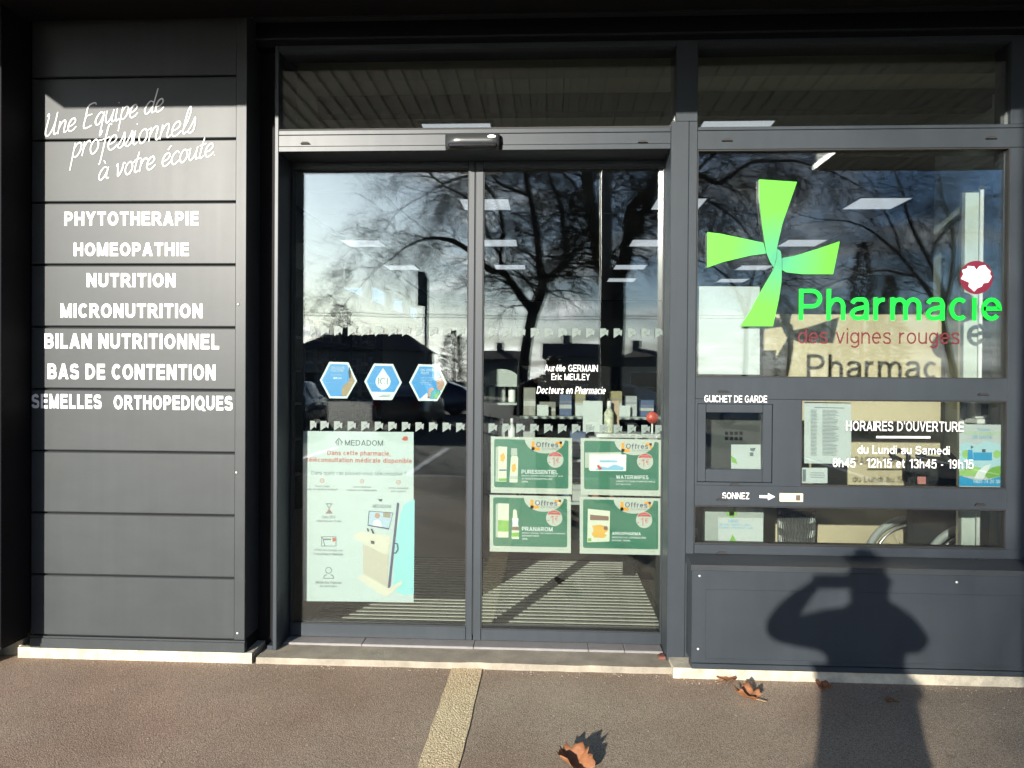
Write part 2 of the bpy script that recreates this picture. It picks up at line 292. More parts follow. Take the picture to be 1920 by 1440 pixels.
# ------------------------------------------------------------------ a plain grotesque alphabet, drawn as ribbons
def _arc(cx, cy, rx, ry, a0, a1, n=None):
    n = n or max(4, int(abs(a1-a0)/18)); return [(cx+rx*math.cos(math.radians(a0+(a1-a0)*i/n)), cy+ry*math.sin(math.radians(a0+(a1-a0)*i/n))) for i in range(n+1)]
def glyph(c, w):
    """outline strokes of one character: (advance width, list of centre lines); cap height 1, pen width w"""
    h = w/2; X = .73; t = 1-h; xt = X-h; A = _arc
    acc = {'é': 'e/', 'è': 'e\\', 'à': 'a\\', 'É': 'E/', 'ç': 'c', 'Ê': 'E/'}
    if c in acc:
        W, s = glyph(acc[c][0], w); m = W/2; y0 = (1.05 if c.isupper() else .80)
        if len(acc[c]) > 1: s = s+[[(m-.04, y0), (m+.12, y0+.2)] if acc[c][1] == '/' else [(m+.04, y0), (m-.12, y0+.2)]]
        return W, s
    def bowl(x0, x1, y0, y1): r = min((y1-y0)/2, (x1-x0)); return [(x0, y1), (x1-r, y1)]+A(x1-r, (y0+y1)/2, r, (y1-y0)/2, 90, -90, 10)+[(x1-r, y0), (x0, y0)]
    def O(x0, x1, y0, y1, a0=90, a1=450): return A((x0+x1)/2, (y0+y1)/2, (x1-x0)/2, (y1-y0)/2, a0, a1, 22)
    S = cat_rom
    G = {
     'A': (.80, [[(h*.9, 0), (.40, 1-.001)], [(.80-h*.9, 0), (.40, 1-.001)], [(.2, .28), (.6, .28)]]),
     'B': (.74, [[(h, 0), (h, 1)], bowl(h, .70-h, .5, t), bowl(h, .74-h, h, .5)]), 'C': (.72, [O(h, .78-h, h, t, 42, 318)]), 'D': (.78, [[(h, 0), (h, 1)], bowl(h, .78-h, h, t)]),
     'E': (.66, [[(h, 0), (h, 1)], [(h, h), (.66, h)], [(h, .51), (.62, .51)], [(h, t), (.65, t)]]), 'F': (.62, [[(h, 0), (h, 1)], [(h, .5), (.56, .5)], [(h, t), (.62, t)]]),
     'G': (.82, [O(h, .82-h, h, t, 42, 345), [(.46, .46), (.82-h, .46), (.82-h, .12)]]), 'H': (.76, [[(h, 0), (h, 1)], [(.76-h, 0), (.76-h, 1)], [(h, .51), (.76-h, .51)]]),
     'I': (w, [[(h, 0), (h, 1)]]), 'J': (.55, [[(.55-h, 1), (.55-h, .3)]+A(.275, .28, .275-h, .28-h, 0, -170)]), 'K': (.76, [[(h, 0), (h, 1)], [(.74-h*.6, 1), (h, .36)], [(.30, .56), (.76-h*.6, 0)]]),
     'L': (.60, [[(h, 0), (h, 1)], [(h, h), (.60, h)]]), 'M': (.90, [[(h, 0), (h, 1)], [(.90-h, 0), (.90-h, 1)], [(h, 1), (.45, .02)], [(.90-h, 1), (.45, .02)]]), 'N': (.77, [[(h, 0), (h, 1)], [(.77-h, 0), (.77-h, 1)], [(h, 1), (.77-h, 0)]]),
     'O': (.84, [O(h, .84-h, h, t)]), 'P': (.70, [[(h, 0), (h, 1)], bowl(h, .70-h, .44, t)]), 'Q': (.84, [O(h, .84-h, h, t), [(.50, .26), (.82, -.06)]]), 'R': (.76, [[(h, 0), (h, 1)], bowl(h, .72-h, .46, t), [(.40, .46), (.74-h*.3, 0)]]),
     'S': (.70, [S([(.66-h, .74), (.58-h*.6, t-.04), (.36, t), (.13+h*.4, t-.05), (h, .72), (.14, .57), (.36, .51), (.58, .44), (.70-h, .28), (.60-h*.3, .06+h*.7), (.35, h), (.10+h*.5, .05+h*.8), (h*.8, .27)], 3)]),
     'T': (.70, [[(.35, 0), (.35, 1)], [(0, t), (.70, t)]]), 'U': (.76, [[(h, 1), (h, .42)]+A(.38, .36, .38-h, .36-h, 180, 360)+[(.76-h, 1)]]), 'V': (.76, [[(h*.9, 1), (.38, 0)], [(.76-h*.9, 1), (.38, 0)]]),
     'W': (1.06, [[(h*.8, 1), (.28, 0)], [(.28, 0), (.53, .95)], [(.53, .95), (.78, 0)], [(1.06-h*.8, 1), (.78, 0)]]), 'X': (.76, [[(h, 0), (.76-h, 1)], [(h, 1), (.76-h, 0)]]), 'Y': (.76, [[(h*.9, 1), (.38, .44)], [(.76-h*.9, 1), (.38, .44)], [(.38, .47), (.38, 0)]]), 'Z': (.66, [[(.02, t), (.64, t)], [(.6, t), (.06, h)], [(.02, h), (.66, h)]]),
     'a': (.57, [S([(h, .54), (.12+h*.4, X-.05-h*.5), (.28, xt), (.44, X-.05-h*.5), (.57-h, .50)], 3)+[(.57-h, 0)], S([(.57-h, .44), (.36, .40), (.15, .34), (h, .20), (.12+h*.3, .05+h*.6), (.27, h), (.43, .07+h*.6), (.57-h, .24)], 3)]),
     'b': (.60, [[(h, 0), (h, 1)], O(h, .60-h, h, xt)]), 'c': (.54, [O(h, .58-h, h, xt, 48, 312)]), 'd': (.60, [[(.60-h, 0), (.60-h, 1)], O(h, .60-h, h, xt)]), 'e': (.60, [[(h, .38), (.60-h, .38)]+O(h, .60-h, h, xt, 5, 318)]),
     'f': (.38, [[(.16, 0), (.16, .78)]+A(.36, .78, .20, .22-h, 180, 95), [(0, X-h*.8), (.36, X-h*.8)]]), 'g': (.60, [O(h, .60-h, h+.02, xt), [(.60-h, X), (.60-h, -.02)]+A(.30, -.02, .30-h, .24-h, 0, -150)]),
     'h': (.57, [[(h, 0), (h, 1)], [(h, .42)]+A(.285+h*.3, .44, .285-h*1.3, .29-h, 160, 0)+[(.57-h, 0)]]), 'i': (w, [[(h, 0), (h, X)], [(h, .86), (h, .86+max(w, .12))]]), 'j': (w+.1, [[(h+.1, X), (h+.1, -.1), (h, -.2)], [(h+.1, .86), (h+.1, .86+max(w, .12))]]), 'k': (.56, [[(h, 0), (h, 1)], [(.54-h*.6, X), (h, .26)], [(.22, .42), (.56-h*.5, 0)]]), 'l': (w, [[(h, 0), (h, 1)]]),
     'm': (.92, [[(h, 0), (h, X)], [(h, .44)]+A(.25+h*.25, .46, .25-h*1.0, .27-h, 165, 0)+[(.46, 0)], [(.46, .44)]+A(.69-h*.25, .46, .25-h*1.0, .27-h, 165, 0)+[(.92-h, 0)]]), 'n': (.57, [[(h, 0), (h, X)], [(h, .42)]+A(.285+h*.3, .44, .285-h*1.3, .29-h, 160, 0)+[(.57-h, 0)]]),
     'o': (.62, [O(h, .62-h, h, xt)]), 'p': (.60, [[(h, X), (h, -.26)], O(h, .60-h, h, xt)]), 'q': (.60, [[(.60-h, X), (.60-h, -.26)], O(h, .60-h, h, xt)]), 'r': (.37, [[(h, 0), (h, X)], [(h, .40)]+A(.30, .42, .30-h, .31-h, 170, 82)]),
     's': (.52, [S([(.49-h*.6, .55), (.40, X-.03-h*.6), (.26, xt), (.11+h*.3, X-.04-h*.6), (h, .54), (.14, .43), (.27, .38), (.42, .31), (.52-h, .19), (.43, .03+h*.7), (.25, h), (.09+h*.3, .04+h*.7), (h*.6, .18)], 3)]),
     't': (.37, [[(.15, .94), (.15, .2)]+A(.33, .18, .18, .18-h, 180, 275), [(0, X-h*.8), (.35, X-h*.8)]]), 'u': (.57, [[(h, X), (h, .28)]+A(.285, .27, .285-h, .27-h, 180, 360), [(.57-h, X), (.57-h, 0)]]), 'v': (.58, [[(h*.9, X), (.29, 0)], [(.58-h*.9, X), (.29, 0)]]), 'w': (.84, [[(h*.8, X), (.22, 0)], [(.22, 0), (.42, X-.04)], [(.42, X-.04), (.62, 0)], [(.84-h*.8, X), (.62, 0)]]),
     'x': (.56, [[(h, 0), (.56-h, X)], [(h, X), (.56-h, 0)]]), 'y': (.58, [[(h*.9, X), (.30, .04)], [(.58-h*.9, X), (.26, -.12), (.08, -.22)]]), 'z': (.50, [[(.02, xt), (.48, xt)], [(.45, xt), (.05, h)], [(.02, h), (.5, h)]]),
     '0': (.60, [O(h, .60-h, h, t)]), '1': (.40, [[(.40-h, 0), (.40-h, 1)], [(.40-h, 1-h*.6), (.06, .76)]]), '2': (.60, [S([(h, .70), (.12, t-.05), (.30, t), (.50, t-.07), (.58-h, .70), (.44, .44), (.20, .22), (h, h)], 3)+[(.60, h)]]), '3': (.60, [S([(h, .78), (.14, t-.04), (.30, t), (.48, t-.07), (.54-h*.3, .72), (.44, .55), (.26, .52)], 3), S([(.26, .52), (.48, .47), (.60-h, .29), (.50, .08), (.30, h), (.12, .05+h*.5), (h*.6, .24)], 3)]),
     '4': (.62, [[(.46, 0), (.46, 1)], [(.46, 1-h*.5), (.04, .30)], [(.02, .28), (.62, .28)]]), '5': (.60, [[(.56, t), (.14, t), (.09, .50)]+S([(.09, .50), (.30, .62), (.52, .54), (.60-h, .32), (.50, .08), (.28, h), (.10, .06+h*.5), (h*.6, .22)], 3)]), '6': (.60, [O(h, .60-h, h, .62-h*.2), S([(.52, .86), (.32, t), (.12, .8), (h, .36)], 3)]), '7': (.58, [[(.02, t), (.56, t), (.2, 0)]]), '8': (.60, [O(.05+h*.7, .55-h*.7, .53, t), O(h, .60-h, h, .53)]), '9': (.60, [O(h, .60-h, .38+h*.2, t), S([(.08, .14), (.28, h), (.48, .2), (.60-h, .64)], 3)]),
     '-': (.34, [[(.04, .38), (.30, .38)]]), "'": (w, [[(h, .72), (h, 1)]]), '.': (w, [[(h, 0), (h, w)]]), ',': (w, [[(h, w), (h*.4, -.12)]]), '?': (.52, [S([(h, .76), (.12, t-.03), (.28, t), (.46, .84), (.44, .64), (.28, .50), (.26, .30)], 3), [(.26, 0), (.26, w)]]), '%': (.86, [O(h*.6, .36, .52, t), O(.50, .86-h*.6, h, .48), [(.2, 0), (.66, 1)]]), '€': (.74, [O(.08+h, .78-h, h, t, 48, 312), [(0, .58), (.52, .58)], [(0, .42), (.50, .42)]]),
    }
    return G.get(c, (.5, []))
def text_raw(body, bold=0.0, shear=0.0, res=3):
    w = .085+bold*2.6; b = B(); x = 0.0; layer = 0
    for c in body:
        if c == ' ': x += .40; continue
        W, strokes = glyph(c, w); layer = 0
        for st in strokes:
            p = [Vector((q[0], q[1])) for q in st]
            p = [q for i, q in enumerate(p) if i == 0 or (q-p[i-1]).length > 1e-5]
            L, R = [], []
            for i, q in enumerate(p):
                d0 = (p[i]-p[i-1]).normalized() if i else (p[1]-p[0]).normalized(); d1 = (p[i+1]-p[i]).normalized() if i < len(p)-1 else d0
                n0, n1 = Vector((-d0.y, d0.x)), Vector((-d1.y, d1.x)); n = n0+n1
                n = n.normalized() if n.length > 1e-6 else n0; k = w/2/max(.35, n.dot(n0))
                L.append(q+n*k); R.append(q-n*k)
            if len(p) == 2 and abs(p[1].x-p[0].x) > .02 and abs(p[1].y-p[0].y) > .5*abs(p[1].x-p[0].x):      # slanting strokes are cut level with the line
                k = w/2*(p[1]-p[0]).length/abs(p[1].y-p[0].y); sg = 1 if p[1].y > p[0].y else -1
                L = [q-Vector((k*sg, 0)) for q in p]; R = [q+Vector((k*sg, 0)) for q in p]
            zz = layer*.004; layer += 1
            va = [b.bm.verts.new((x+v.x+shear*v.y, v.y, zz)) for v in L]; vb = [b.bm.verts.new((x+v.x+shear*v.y, v.y, zz)) for v in R]
            for i in range(len(p)-1): b.face([va[i], vb[i], vb[i+1], va[i+1]])
        x += W+.11+w*.22
    me = bpy.data.meshes.new('lettering'); b.bm.to_mesh(me); b.bm.free(); return me
def text(body, x0, x1, y0, y1, Y, m, parent=None, bold=0.0, shear=0.0, name='lettering', label=None, thick=0.0, res=3, words=False):
    """lettering fitted between photograph points x0..x1, y0..y1 on the plane Y, facing the street"""
    me = text_raw(body, bold, shear, res)
    X0, X1, Z0, Z1 = rect(x0, x1, y0, y1, Y); tilt = (at(x1, (y0+y1)/2, Y)[1]-at(x0, (y0+y1)/2, Y)[1])/2
    xs = [v.co.x for v in me.vertices]; ys = [v.co.y for v in me.vertices]
    ax, bx, ay, by = min(xs), max(xs), min(ys), max(ys)
    for v in me.vertices:
        v.co = (X0+(v.co.x-ax)/(bx-ax)*(X1-X0), Y-v.co.z*.05, Z0+(v.co.y-ay)/(by-ay)*(Z1-Z0))
    if thick:
        bm = bmesh.new(); bm.from_mesh(me)
        r = bmesh.ops.extrude_face_region(bm, geom=bm.faces[:])
        bmesh.ops.translate(bm, vec=(0, -thick, 0), verts=[e for e in r['geom'] if isinstance(e, bmesh.types.BMVert)])
        bmesh.ops.recalc_face_normals(bm, faces=bm.faces); bm.to_mesh(me); bm.free()
    me.name = name
    if words and ' ' in body:                     # one object for each word
        bm = bmesh.new(); bm.from_mesh(me); bm.verts.ensure_lookup_table()
        seen = {}; isl = []
        for v in bm.verts:
            if v.index in seen: continue
            st = [v]; seen[v.index] = len(isl); grp = []
            while st:
                w = st.pop(); grp.append(w)
                for e in w.link_edges:
                    o_ = e.other_vert(w)
                    if o_.index not in seen: seen[o_.index] = len(isl); st.append(o_)
            isl.append((min(q.co.x for q in grp), max(q.co.x for q in grp)))
        n_ = len(body.split()); order = sorted(range(len(isl)), key=lambda i: isl[i][0]); gaps = []; hi = -1e9
        for a_ in order:
            if hi > -1e8: gaps.append((isl[a_][0]-hi, isl[a_][0]))
            hi = max(hi, isl[a_][1])
        cuts = sorted(g[1] for g in sorted(gaps, reverse=True)[:n_-1])
        out = []
        for k in range(n_):
            b2 = bm.copy(); lo = cuts[k-1] if k else -1e9; hi2 = cuts[k] if k < n_-1 else 1e9; b2.verts.ensure_lookup_table()
            bmesh.ops.delete(b2, geom=[v for v in b2.verts if not (lo-1e-6 <= isl[seen[v.index]][0] < hi2-1e-6)], context='VERTS')
            m2 = bpy.data.meshes.new(name); b2.to_mesh(m2); b2.free(); out.append(obj(name, m2, m, parent, label))
        bm.free(); return out
    return obj(name, me, m, parent, label)
# ------------------------------------------------------------------ ground
PAVE = ground_mat('brown_asphalt', (0.155, 0.115, 0.083), (0.275, 0.213, 0.157), (0.42, 0.34, 0.26), 320, 0.32, 0.2)
ROAD = ground_mat('grey_asphalt', (0.035, 0.035, 0.036), (0.055, 0.055, 0.055), (0.09, 0.09, 0.09), 120, 0.4, 0.2)
EARTH = ground_mat('winter_grass', (0.03, 0.035, 0.015), (0.05, 0.06, 0.025), (0.08, 0.075, 0.035), 60, 0.4, 0.3)
struct('ground', B().box(-300, 300, -420, 60, -0.6, -0.16), EARTH)
struct('car_park', B().box(-60, 60, -52, -7.3, -0.155, -0.12), ROAD)
struct('pavement', B().box(-14, 14, -7.1, 0.36, -0.155, 0.0), PAVE)
struct('kerb', B().box(-14, 14, -7.3, -7.1, -0.155, 0.004, 0.015), mat('kerb_concrete', (0.32, 0.31, 0.29), 0.85, var=0.15, scale=4, bump=0.3))
g0 = [atz(846, 1254, 0), atz(904, 1254, 0)]
gx0, gx1 = -0.515, -0.352
STRIPE = ground_mat('resin_stripe', (0.38, 0.28, 0.16), (0.55, 0.44, 0.27), (0.72, 0.62, 0.42), 200, 0.7, 0.12)
sb = B(); n = 60                                   # ragged hand-laid edges
L_ = [(gx0+random.uniform(-.004, .004), -0.004-6.9*k/n) for k in range(n+1)]; R_ = [(gx1+random.uniform(-.004, .004), -0.004-6.9*k/n) for k in range(n+1)]
va = [sb.bm.verts.new((x, y, 0.004)) for x, y in L_]; vb = [sb.bm.verts.new((x, y, 0.004)) for x, y in R_]
for k in range(n): sb.face([va[k], va[k+1], vb[k+1], vb[k]])
struct('guide_stripe', sb, STRIPE)
pl = mat('road_paint', (0.7, 0.7, 0.68), 0.7, var=0.15, scale=6)
for k, (x, y0, y1) in enumerate([(-7.6, -13.2, -8.2), (-5.0, -13.2, -8.2), (-2.4, -13.2, -8.2), (0.2, -13.2, -8.2), (2.8, -13.2, -8.2), (5.4, -13.2, -8.2), (8.0, -13.2, -8.2), (10.6, -13.2, -8.2)]):
    struct('parking_line', B().box(x-.06, x+.06, y0, y1, -0.119, -0.116), pl)

# ------------------------------------------------------------------ cladded pillar with the list of services
PX1 = at(461, 700, 0)[0]; PXB = at(441, 700, 0)[0]; PXL = -2.83
pil = thing('cladded_pillar', 'anthracite cladding pillar with white lettering listing the services beside the entrance', 'pillar', (-2.2, 0.1, 0))
z0 = 0.122; H = 0.338
obj('pillar_core', B().box(PXL, PX1-.002, 0.018, 0.22, 0.055, 3.5), BLACK, pil)
for k in range(10):
    a = z0+H*k; b = min(a+H, 3.498)
    if k == 0: a += 0.004
    bm = B(); pr = [(0.018, a+.001), (0.004, a+.001), (0.0, a+.006), (0.0, b-.013), (0.005, b-.008), (0.018, b-.008)]   # a groove above each board
    v0 = [bm.bm.verts.new((PXL, y, z)) for y, z in pr]; v1 = [bm.bm.verts.new((PXB-.001, y, z)) for y, z in pr]
    for i in range(6): bm.face([v0[i], v0[(i+1) % 6], v1[(i+1) % 6], v1[i]])
    bm.face(v0); bm.face(list(reversed(v1)))
    obj('cladding_board', bm, CLAD, pil)
obj('corner_trim', B().box(PXB+.001, PX1, -0.004, 0.215, 0.125, 3.498, 0.002), CLAD, pil)
fl = B(); fl.box(PXL, PX1+.004, -0.014, 0.02, 0.058, 0.112, 0.002); fl.box(PXL, PX1+.002, -0.006, 0.0, 0.1125, 0.1215)
obj('drip_flashing', fl, CLAD, pil)
obj('plinth', B().box(-2.9, at(473, 1237, 0)[0], -0.008, 0.22, -0.01, 0.0575), PLINTH, pil)
for px, py in ((447, 571), (444, 886), (446, 1187)):
    x, z = at(px, py, 0); obj('screw', B().lathe([(0.0001, -.008), (0.006, -.008), (0.008, -.004)], 8, (x, 0, z), 'y'), STEEL, pil)
for body, x0, x1, y0, y1 in [("PHYTOTHERAPIE", 120.7, 372.3, 396.7, 422.7), ("HOMEOPATHIE", 138.3, 354.3, 455, 480), ("NUTRITION", 162.3, 329.3, 512.3, 538.3), ("MICRONUTRITION", 113.3, 380, 569.3, 596),
        ("BILAN NUTRITIONNEL", 83.3, 410.7, 625.7, 654), ("BAS DE CONTENTION", 89.3, 404.3, 682.7, 711.7), ("SEMELLES", 59.3, 190, 739, 766), ("ORTHOPEDIQUES", 213.3, 436, 741.7, 770)]:
    text(body, x0, x1, y0, y1, -0.0012, WHITE, pil, bold=0.048, label='white capital lettering on the boards', words=True)
# brush script, drawn as strokes
G = {'a': (.95, [[(.75, .85), (.45, 1), (.15, .7), (.05, .3), (.2, .03), (.45, .15), (.7, .6), (.8, .95)], [(.8, .95), (.7, .4), (.76, .08), (.95, .1)]]),
 'e': (.8, [[(.08, .4), (.45, .5), (.65, .75), (.5, 1), (.2, .85), (.05, .4), (.2, .03), (.5, .05), (.78, .3)]]),
 'c': (.74, [[(.65, .8), (.5, 1), (.2, .8), (.05, .4), (.2, .03), (.45, .03), (.72, .25)]]),
 'n': (.88, [[(.12, 1), (.05, 0)], [(.06, .35), (.3, .85), (.55, 1), (.64, .75), (.57, .2), (.67, .02), (.88, .15)]]),
 'u': (.9, [[(.08, 1), (.05, .3), (.18, .03), (.4, .15), (.66, .7)], [(.7, 1), (.62, .3), (.7, .03), (.9, .12)]]),
 'i': (.42, [[(.1, 1), (.05, .25), (.15, .02), (.38, .15)], [(.14, 1.42), (.17, 1.47)]]),
 'p': (.8, [[(.15, 1.05), (.02, -.85)], [(.1, .55), (.3, .9), (.55, 1), (.7, .75), (.6, .3), (.35, .03), (.1, .12)]]),
 'q': (.9, [[(.7, .85), (.45, 1), (.15, .7), (.05, .3), (.2, .03), (.45, .15), (.7, .7)], [(.76, 1), (.6, -.85), (.8, -.5)]]),
 'd': (.95, [[(.75, .85), (.45, 1), (.15, .7), (.05, .3), (.2, .03), (.45, .15), (.72, .6)], [(.98, 1.9), (.7, .3), (.76, .04), (.95, .12)]]),
 'r': (.6, [[(.1, 1), (.05, 0)], [(.07, .4), (.25, .85), (.5, 1), (.57, .85)]]),
 'o': (.8, [[(.4, 1), (.15, .8), (.05, .4), (.2, .03), (.45, .05), (.65, .4), (.6, .8), (.4, 1), (.55, .85), (.82, .9)]]),
 'f': (.6, [[(.72, 1.8), (.55, 1.88), (.42, 1.4), (.2, -.6), (.08, -.85)], [(.0, .85), (.7, .95)]]),
 's': (.6, [[(.0, .1), (.35, .75), (.45, 1.05), (.5, .6), (.45, .15), (.2, .0), (.05, .12)]]),
 'l': (.5, [[(.05, .2), (.4, .9), (.55, 1.6), (.45, 1.88), (.3, 1.5), (.15, .4), (.2, .03), (.45, .15)]]),
 'v': (.8, [[(0, .85), (.12, 1), (.2, .3), (.28, .03), (.55, .5), (.62, 1), (.8, .9)]]),
 't': (.5, [[(.3, 1.6), (.1, .3), (.2, .03), (.45, .15)], [(-.02, 1), (.52, 1.1)]]),
 'U': (1.2, [[(.08, 1.6), (.2, 1.82), (.25, 1.5), (.1, .4), (.25, .03), (.55, .2), (.85, .9), (.98, 1.8)], [(.98, 1.8), (.85, .4), (.95, .03), (1.15, .15)]]),
 'E': (1.1, [[(1.0, 1.7), (.85, 1.88), (.32, 1.72), (.2, .9), (.15, 0), (.85, .1)], [(.22, .95), (.75, 1.0)]]),
 '.': (.3, [[(.06, .02), (.1, .06)]]), ' ': (.55, [])}
G['à'] = (.95, G['a'][1]+[[(.3, 1.55), (.5, 1.25)]]); G['é'] = (.8, G['e'][1]+[[(.4, 1.25), (.68, 1.55)]])
for body, p0, p1 in [("Une Equipe de", (82.5, 257.5), (307, 207.5)), ("professionnels", (134, 297), (366, 247.5)), ("à votre écoute.", (184, 339.5), (407, 290.5))]:
    A = Vector(at(*p0, 0)); Z = Vector(at(*p1, 0)); adv = sum(G[c][0] for c in body); k = (Z-A).length/adv; e1 = (Z-A).normalized(); e2 = Vector((-e1.y, e1.x))
    cu = bpy.data.curves.new('lettering', 'CURVE'); cu.dimensions = '3D'; cu.bevel_depth = 0.0043; cu.bevel_resolution = 1; cu.use_fill_caps = True
    x = 0.0
    for c in body:
        for st in G[c][1]:
            pts = cat_rom(st, 4); sp = cu.splines.new('POLY'); sp.points.add(len(pts)-1)
            for i, (gx, gy) in enumerate(pts):
                u, v = x+gx+gy*0.36, gy*1.02
                q = A+e1*(u*k)+e2*(v*k); sp.points[i].co = (q.x, 0, q.y, 1); sp.points[i].radius = 1.15-0.35*abs(2*i/max(1, len(pts)-1)-1)
        x += G[c][0]
    t = bpy.data.objects.new('tmp', cu); me = bpy.data.meshes.new_from_object(t); bpy.data.objects.remove(t)
    for v in me.vertices: v.co.y = -0.0014+v.co.y*0.12
    me.name = 'lettering'; obj('lettering', me, WHITE, pil, 'white brush script lettering on the upper boards')

sw = thing('side_wall_panel', 'black wall panel standing forward at the left edge of the cladded pillar', 'wall', (-2.9, -0.1, 0))
swx = at(57, 700, 0)[0]
obj('wall_panel', B().box(swx-0.6, swx, -0.225, -0.0005, 0.135, 3.497, 0.003), BLACK, sw)
obj('bottom_rail', B().box(swx-0.59, swx-.004, -0.215, -0.01, 0.118, 0.1345), BLACK, sw)
obj('support_foot', B().box(swx-0.42, swx-.17, -0.21, -0.012, 0.0, 0.1175), BLACK, sw)
obj('plinth', B().box(-4.4, -2.901, 0.03, 0.3, -0.01, 0.135), PLINTH, sw)
nw = thing('neighbour_wall', 'dark wall continuing beyond the side panel', 'wall', (-4, .2, 0))
obj('wall', B().box(-9.0, PXL-.002, 0.05, 0.28, 0.136, 3.497), CLAD, nw)

# ------------------------------------------------------------------ door surround
FR = 0.10
JL0, JL1 = at(513, 700, FR)[0], at(520.5, 700, FR)[0]
BAR0, BAR1 = at(900, 282, FR)[1], at(900, 242, FR)[1]
MU0, MU1 = at(1264, 600, FR)[0], at(1305, 600, FR)[0]; MIN = at(1255, 600, FR)[0]
TOP = at(900, 91, FR)[1]
df = thing('entrance_surround', 'anthracite aluminium frame round the sliding entrance with window light above', 'door frame', ((JL0+MU0)/2, FR, 0.03))
obj('jamb', B().box(JL0, JL1, FR, 0.40, 0.036, TOP+.03, 0.003), PAINT2, df)
obj('gap_filler', B().box(PX1-.001, JL0-.001, 0.19, 0.25, 0.036, 3.498), BLACK, df)
obj('jamb_foot', B().box(JL0-.03, JL0-.001, FR+.004, FR+.09, 0.036, 0.06), PAINT2, df)
hb = B(); hb.box(JL1+.001, MIN-.001, FR-.004, 0.40, BAR0, BAR0+.028, 0.002); hb.box(JL1+.001, MIN-.001, FR, 0.395, BAR0+.03, BAR1-.026, 0.001); hb.box(JL1+.001, MIN-.001, FR-.003, 0.30, BAR1-.024, BAR1, 0.002)
obj('header_bar', hb, PAINT2, df)
obj('mullion', B().box(MIN, MU1-.046, FR-.006, 0.40, 0.036, BAR1+.03, 0.003), PAINT2, df)
obj('mullion', B().box(MU1-.045, MU1, FR-.002, 0.30, 0.036, BAR1+.03, 0.003), PAINT2, df)
obj('mullion', B().box(MU0, MU1, FR, 0.30, BAR1+.031, TOP+.03, 0.003), PAINT2, df)
obj('top_rail', B().box(JL1+.001, MU0-.001, FR, 0.26, TOP, TOP+.03, 0.002), PAINT2, df)
def pane(x0, x1, z0_, z1_, Y, parent, tilt=0.0016):
    p = obj('glass', B().box(x0, x1, Y, Y+.005, z0_, z1_), GLASS_A, parent)
    b = B(); b.box(x0, x1, Y+.018, Y+.023, z0_, z1_); c = Vector(((x0+x1)/2, Y, (z0_+z1_)/2))
    bmesh.ops.rotate(b.bm, verts=b.bm.verts, cent=c, matrix=Matrix.Rotation(tilt, 3, 'Z') @ Matrix.Rotation(tilt*.4, 3, 'X'))
    q = obj('inner_glass', b, GLASS_B, p); q.matrix_parent_inverse = Matrix.Identity(4)
    return p
pane(JL1-.0005, MU0+.0005, BAR1-.0005, TOP+.0005, FR+.03, df)
obj('bead', B().box(JL1+.002, MU0-.002, FR+.002, FR+.012, BAR1+.001, BAR1+.01), RUBBER, df)
def weep(px, py, Y, parent, w=18):
    x, z = at(px, py, Y); s = w/FOC*(CAM_D+Y)/2
    b = B(); b.poly([(x-s, z-.0045), (x+s, z-.0045), (x+s*.62, z+.0065), (x-s*.62, z+.0065)], Y-.012, Y+.001); return obj('drain_cap', b, RUBBER, parent)
for px, py in ((573, 269), (1205, 266)): weep(px, py, FR, df)

sil = thing('door_sill', 'worn pale stone doorstep under the sliding doors', 'doorstep', (-0.4, .2, 0))
sbm = B(); xs = [-1.575+2.31*k/40 for k in range(41)]
fr_ = [random.uniform(-.004, .003) for _ in xs]
top_f = [sbm.bm.verts.new((x, fr_[i], 0.034+random.uniform(-.002, .001))) for i, x in enumerate(xs)]; bot_f = [sbm.bm.verts.new((x, fr_[i]-.004, -0.01)) for i, x in enumerate(xs)]
top_b = [sbm.bm.verts.new((x, 0.255, 0.0355)) for x in xs]
for i in range(40): sbm.face([bot_f[i], bot_f[i+1], top_f[i+1], top_f[i]]); sbm.face([top_f[i], top_f[i+1], top_b[i+1], top_b[i]])
obj('step_stone', sbm, STONE, sil)
XT = [JL1+.002, -1.05, -0.42, 0.22, at(1170, 1220, .25)[0], MIN-.002]
for a, b in zip(XT, XT[1:]): obj('threshold_tile', B().box(a+.001, b-.001, 0.2, 0.33, 0.0, 0.047, 0.003), TILE, sil)
obj('threshold_rail', B().box(JL1+.002, MIN-.002, 0.331, 0.46, 0.0, 0.0445), ALU, sil)

# sliding door leaves
LF = 0.30; GY = LF+.018
def leaf(x0, x1, gx0, gx1, label, gt, gb, zb):
    d = thing('sliding_door', label, 'door', ((x0+x1)/2, LF, zb))
    zt = BAR0+.03
    obj('stile', B().box(x0, gx0, LF, LF+.05, zb, zt, 0.003), PAINT2, d); obj('stile', B().box(gx1, x1, LF, LF+.05, zb, zt, 0.003), PAINT2, d)
    obj('bottom_rail', B().box(gx0+.001, gx1-.001, LF+.002, LF+.048, zb, gb, 0.003), PAINT2, d)
    obj('top_rail', B().box(gx0+.001, gx1-.001, LF+.002, LF+.048, gt, zt, 0.003), PAINT2, d)
    gk = B(); e = .005
    gk.box(gx0, gx0+e, LF+.004, GY, gb, gt); gk.box(gx1-e, gx1, LF+.004, GY, gb, gt); gk.box(gx0+e, gx1-e, LF+.004, GY, gb, gb+e); gk.box(gx0+e, gx1-e, LF+.004, GY, gt-e, gt)
    obj('gasket', gk, RUBBER, d)
    return d, pane(gx0-.004, gx1+.004, gb-.004, gt+.004, GY, d)
gt = at(890, 315, LF)[1]
dl, gl_ = leaf(JL1+.006, at(888.2, 700, LF)[0], at(546, 700, LF)[0], at(876.5, 700, LF)[0], 'sliding glass door leaf with the tall kiosk poster and three hexagon stickers', gt, at(720, 1172.5, LF)[1], 0.049)
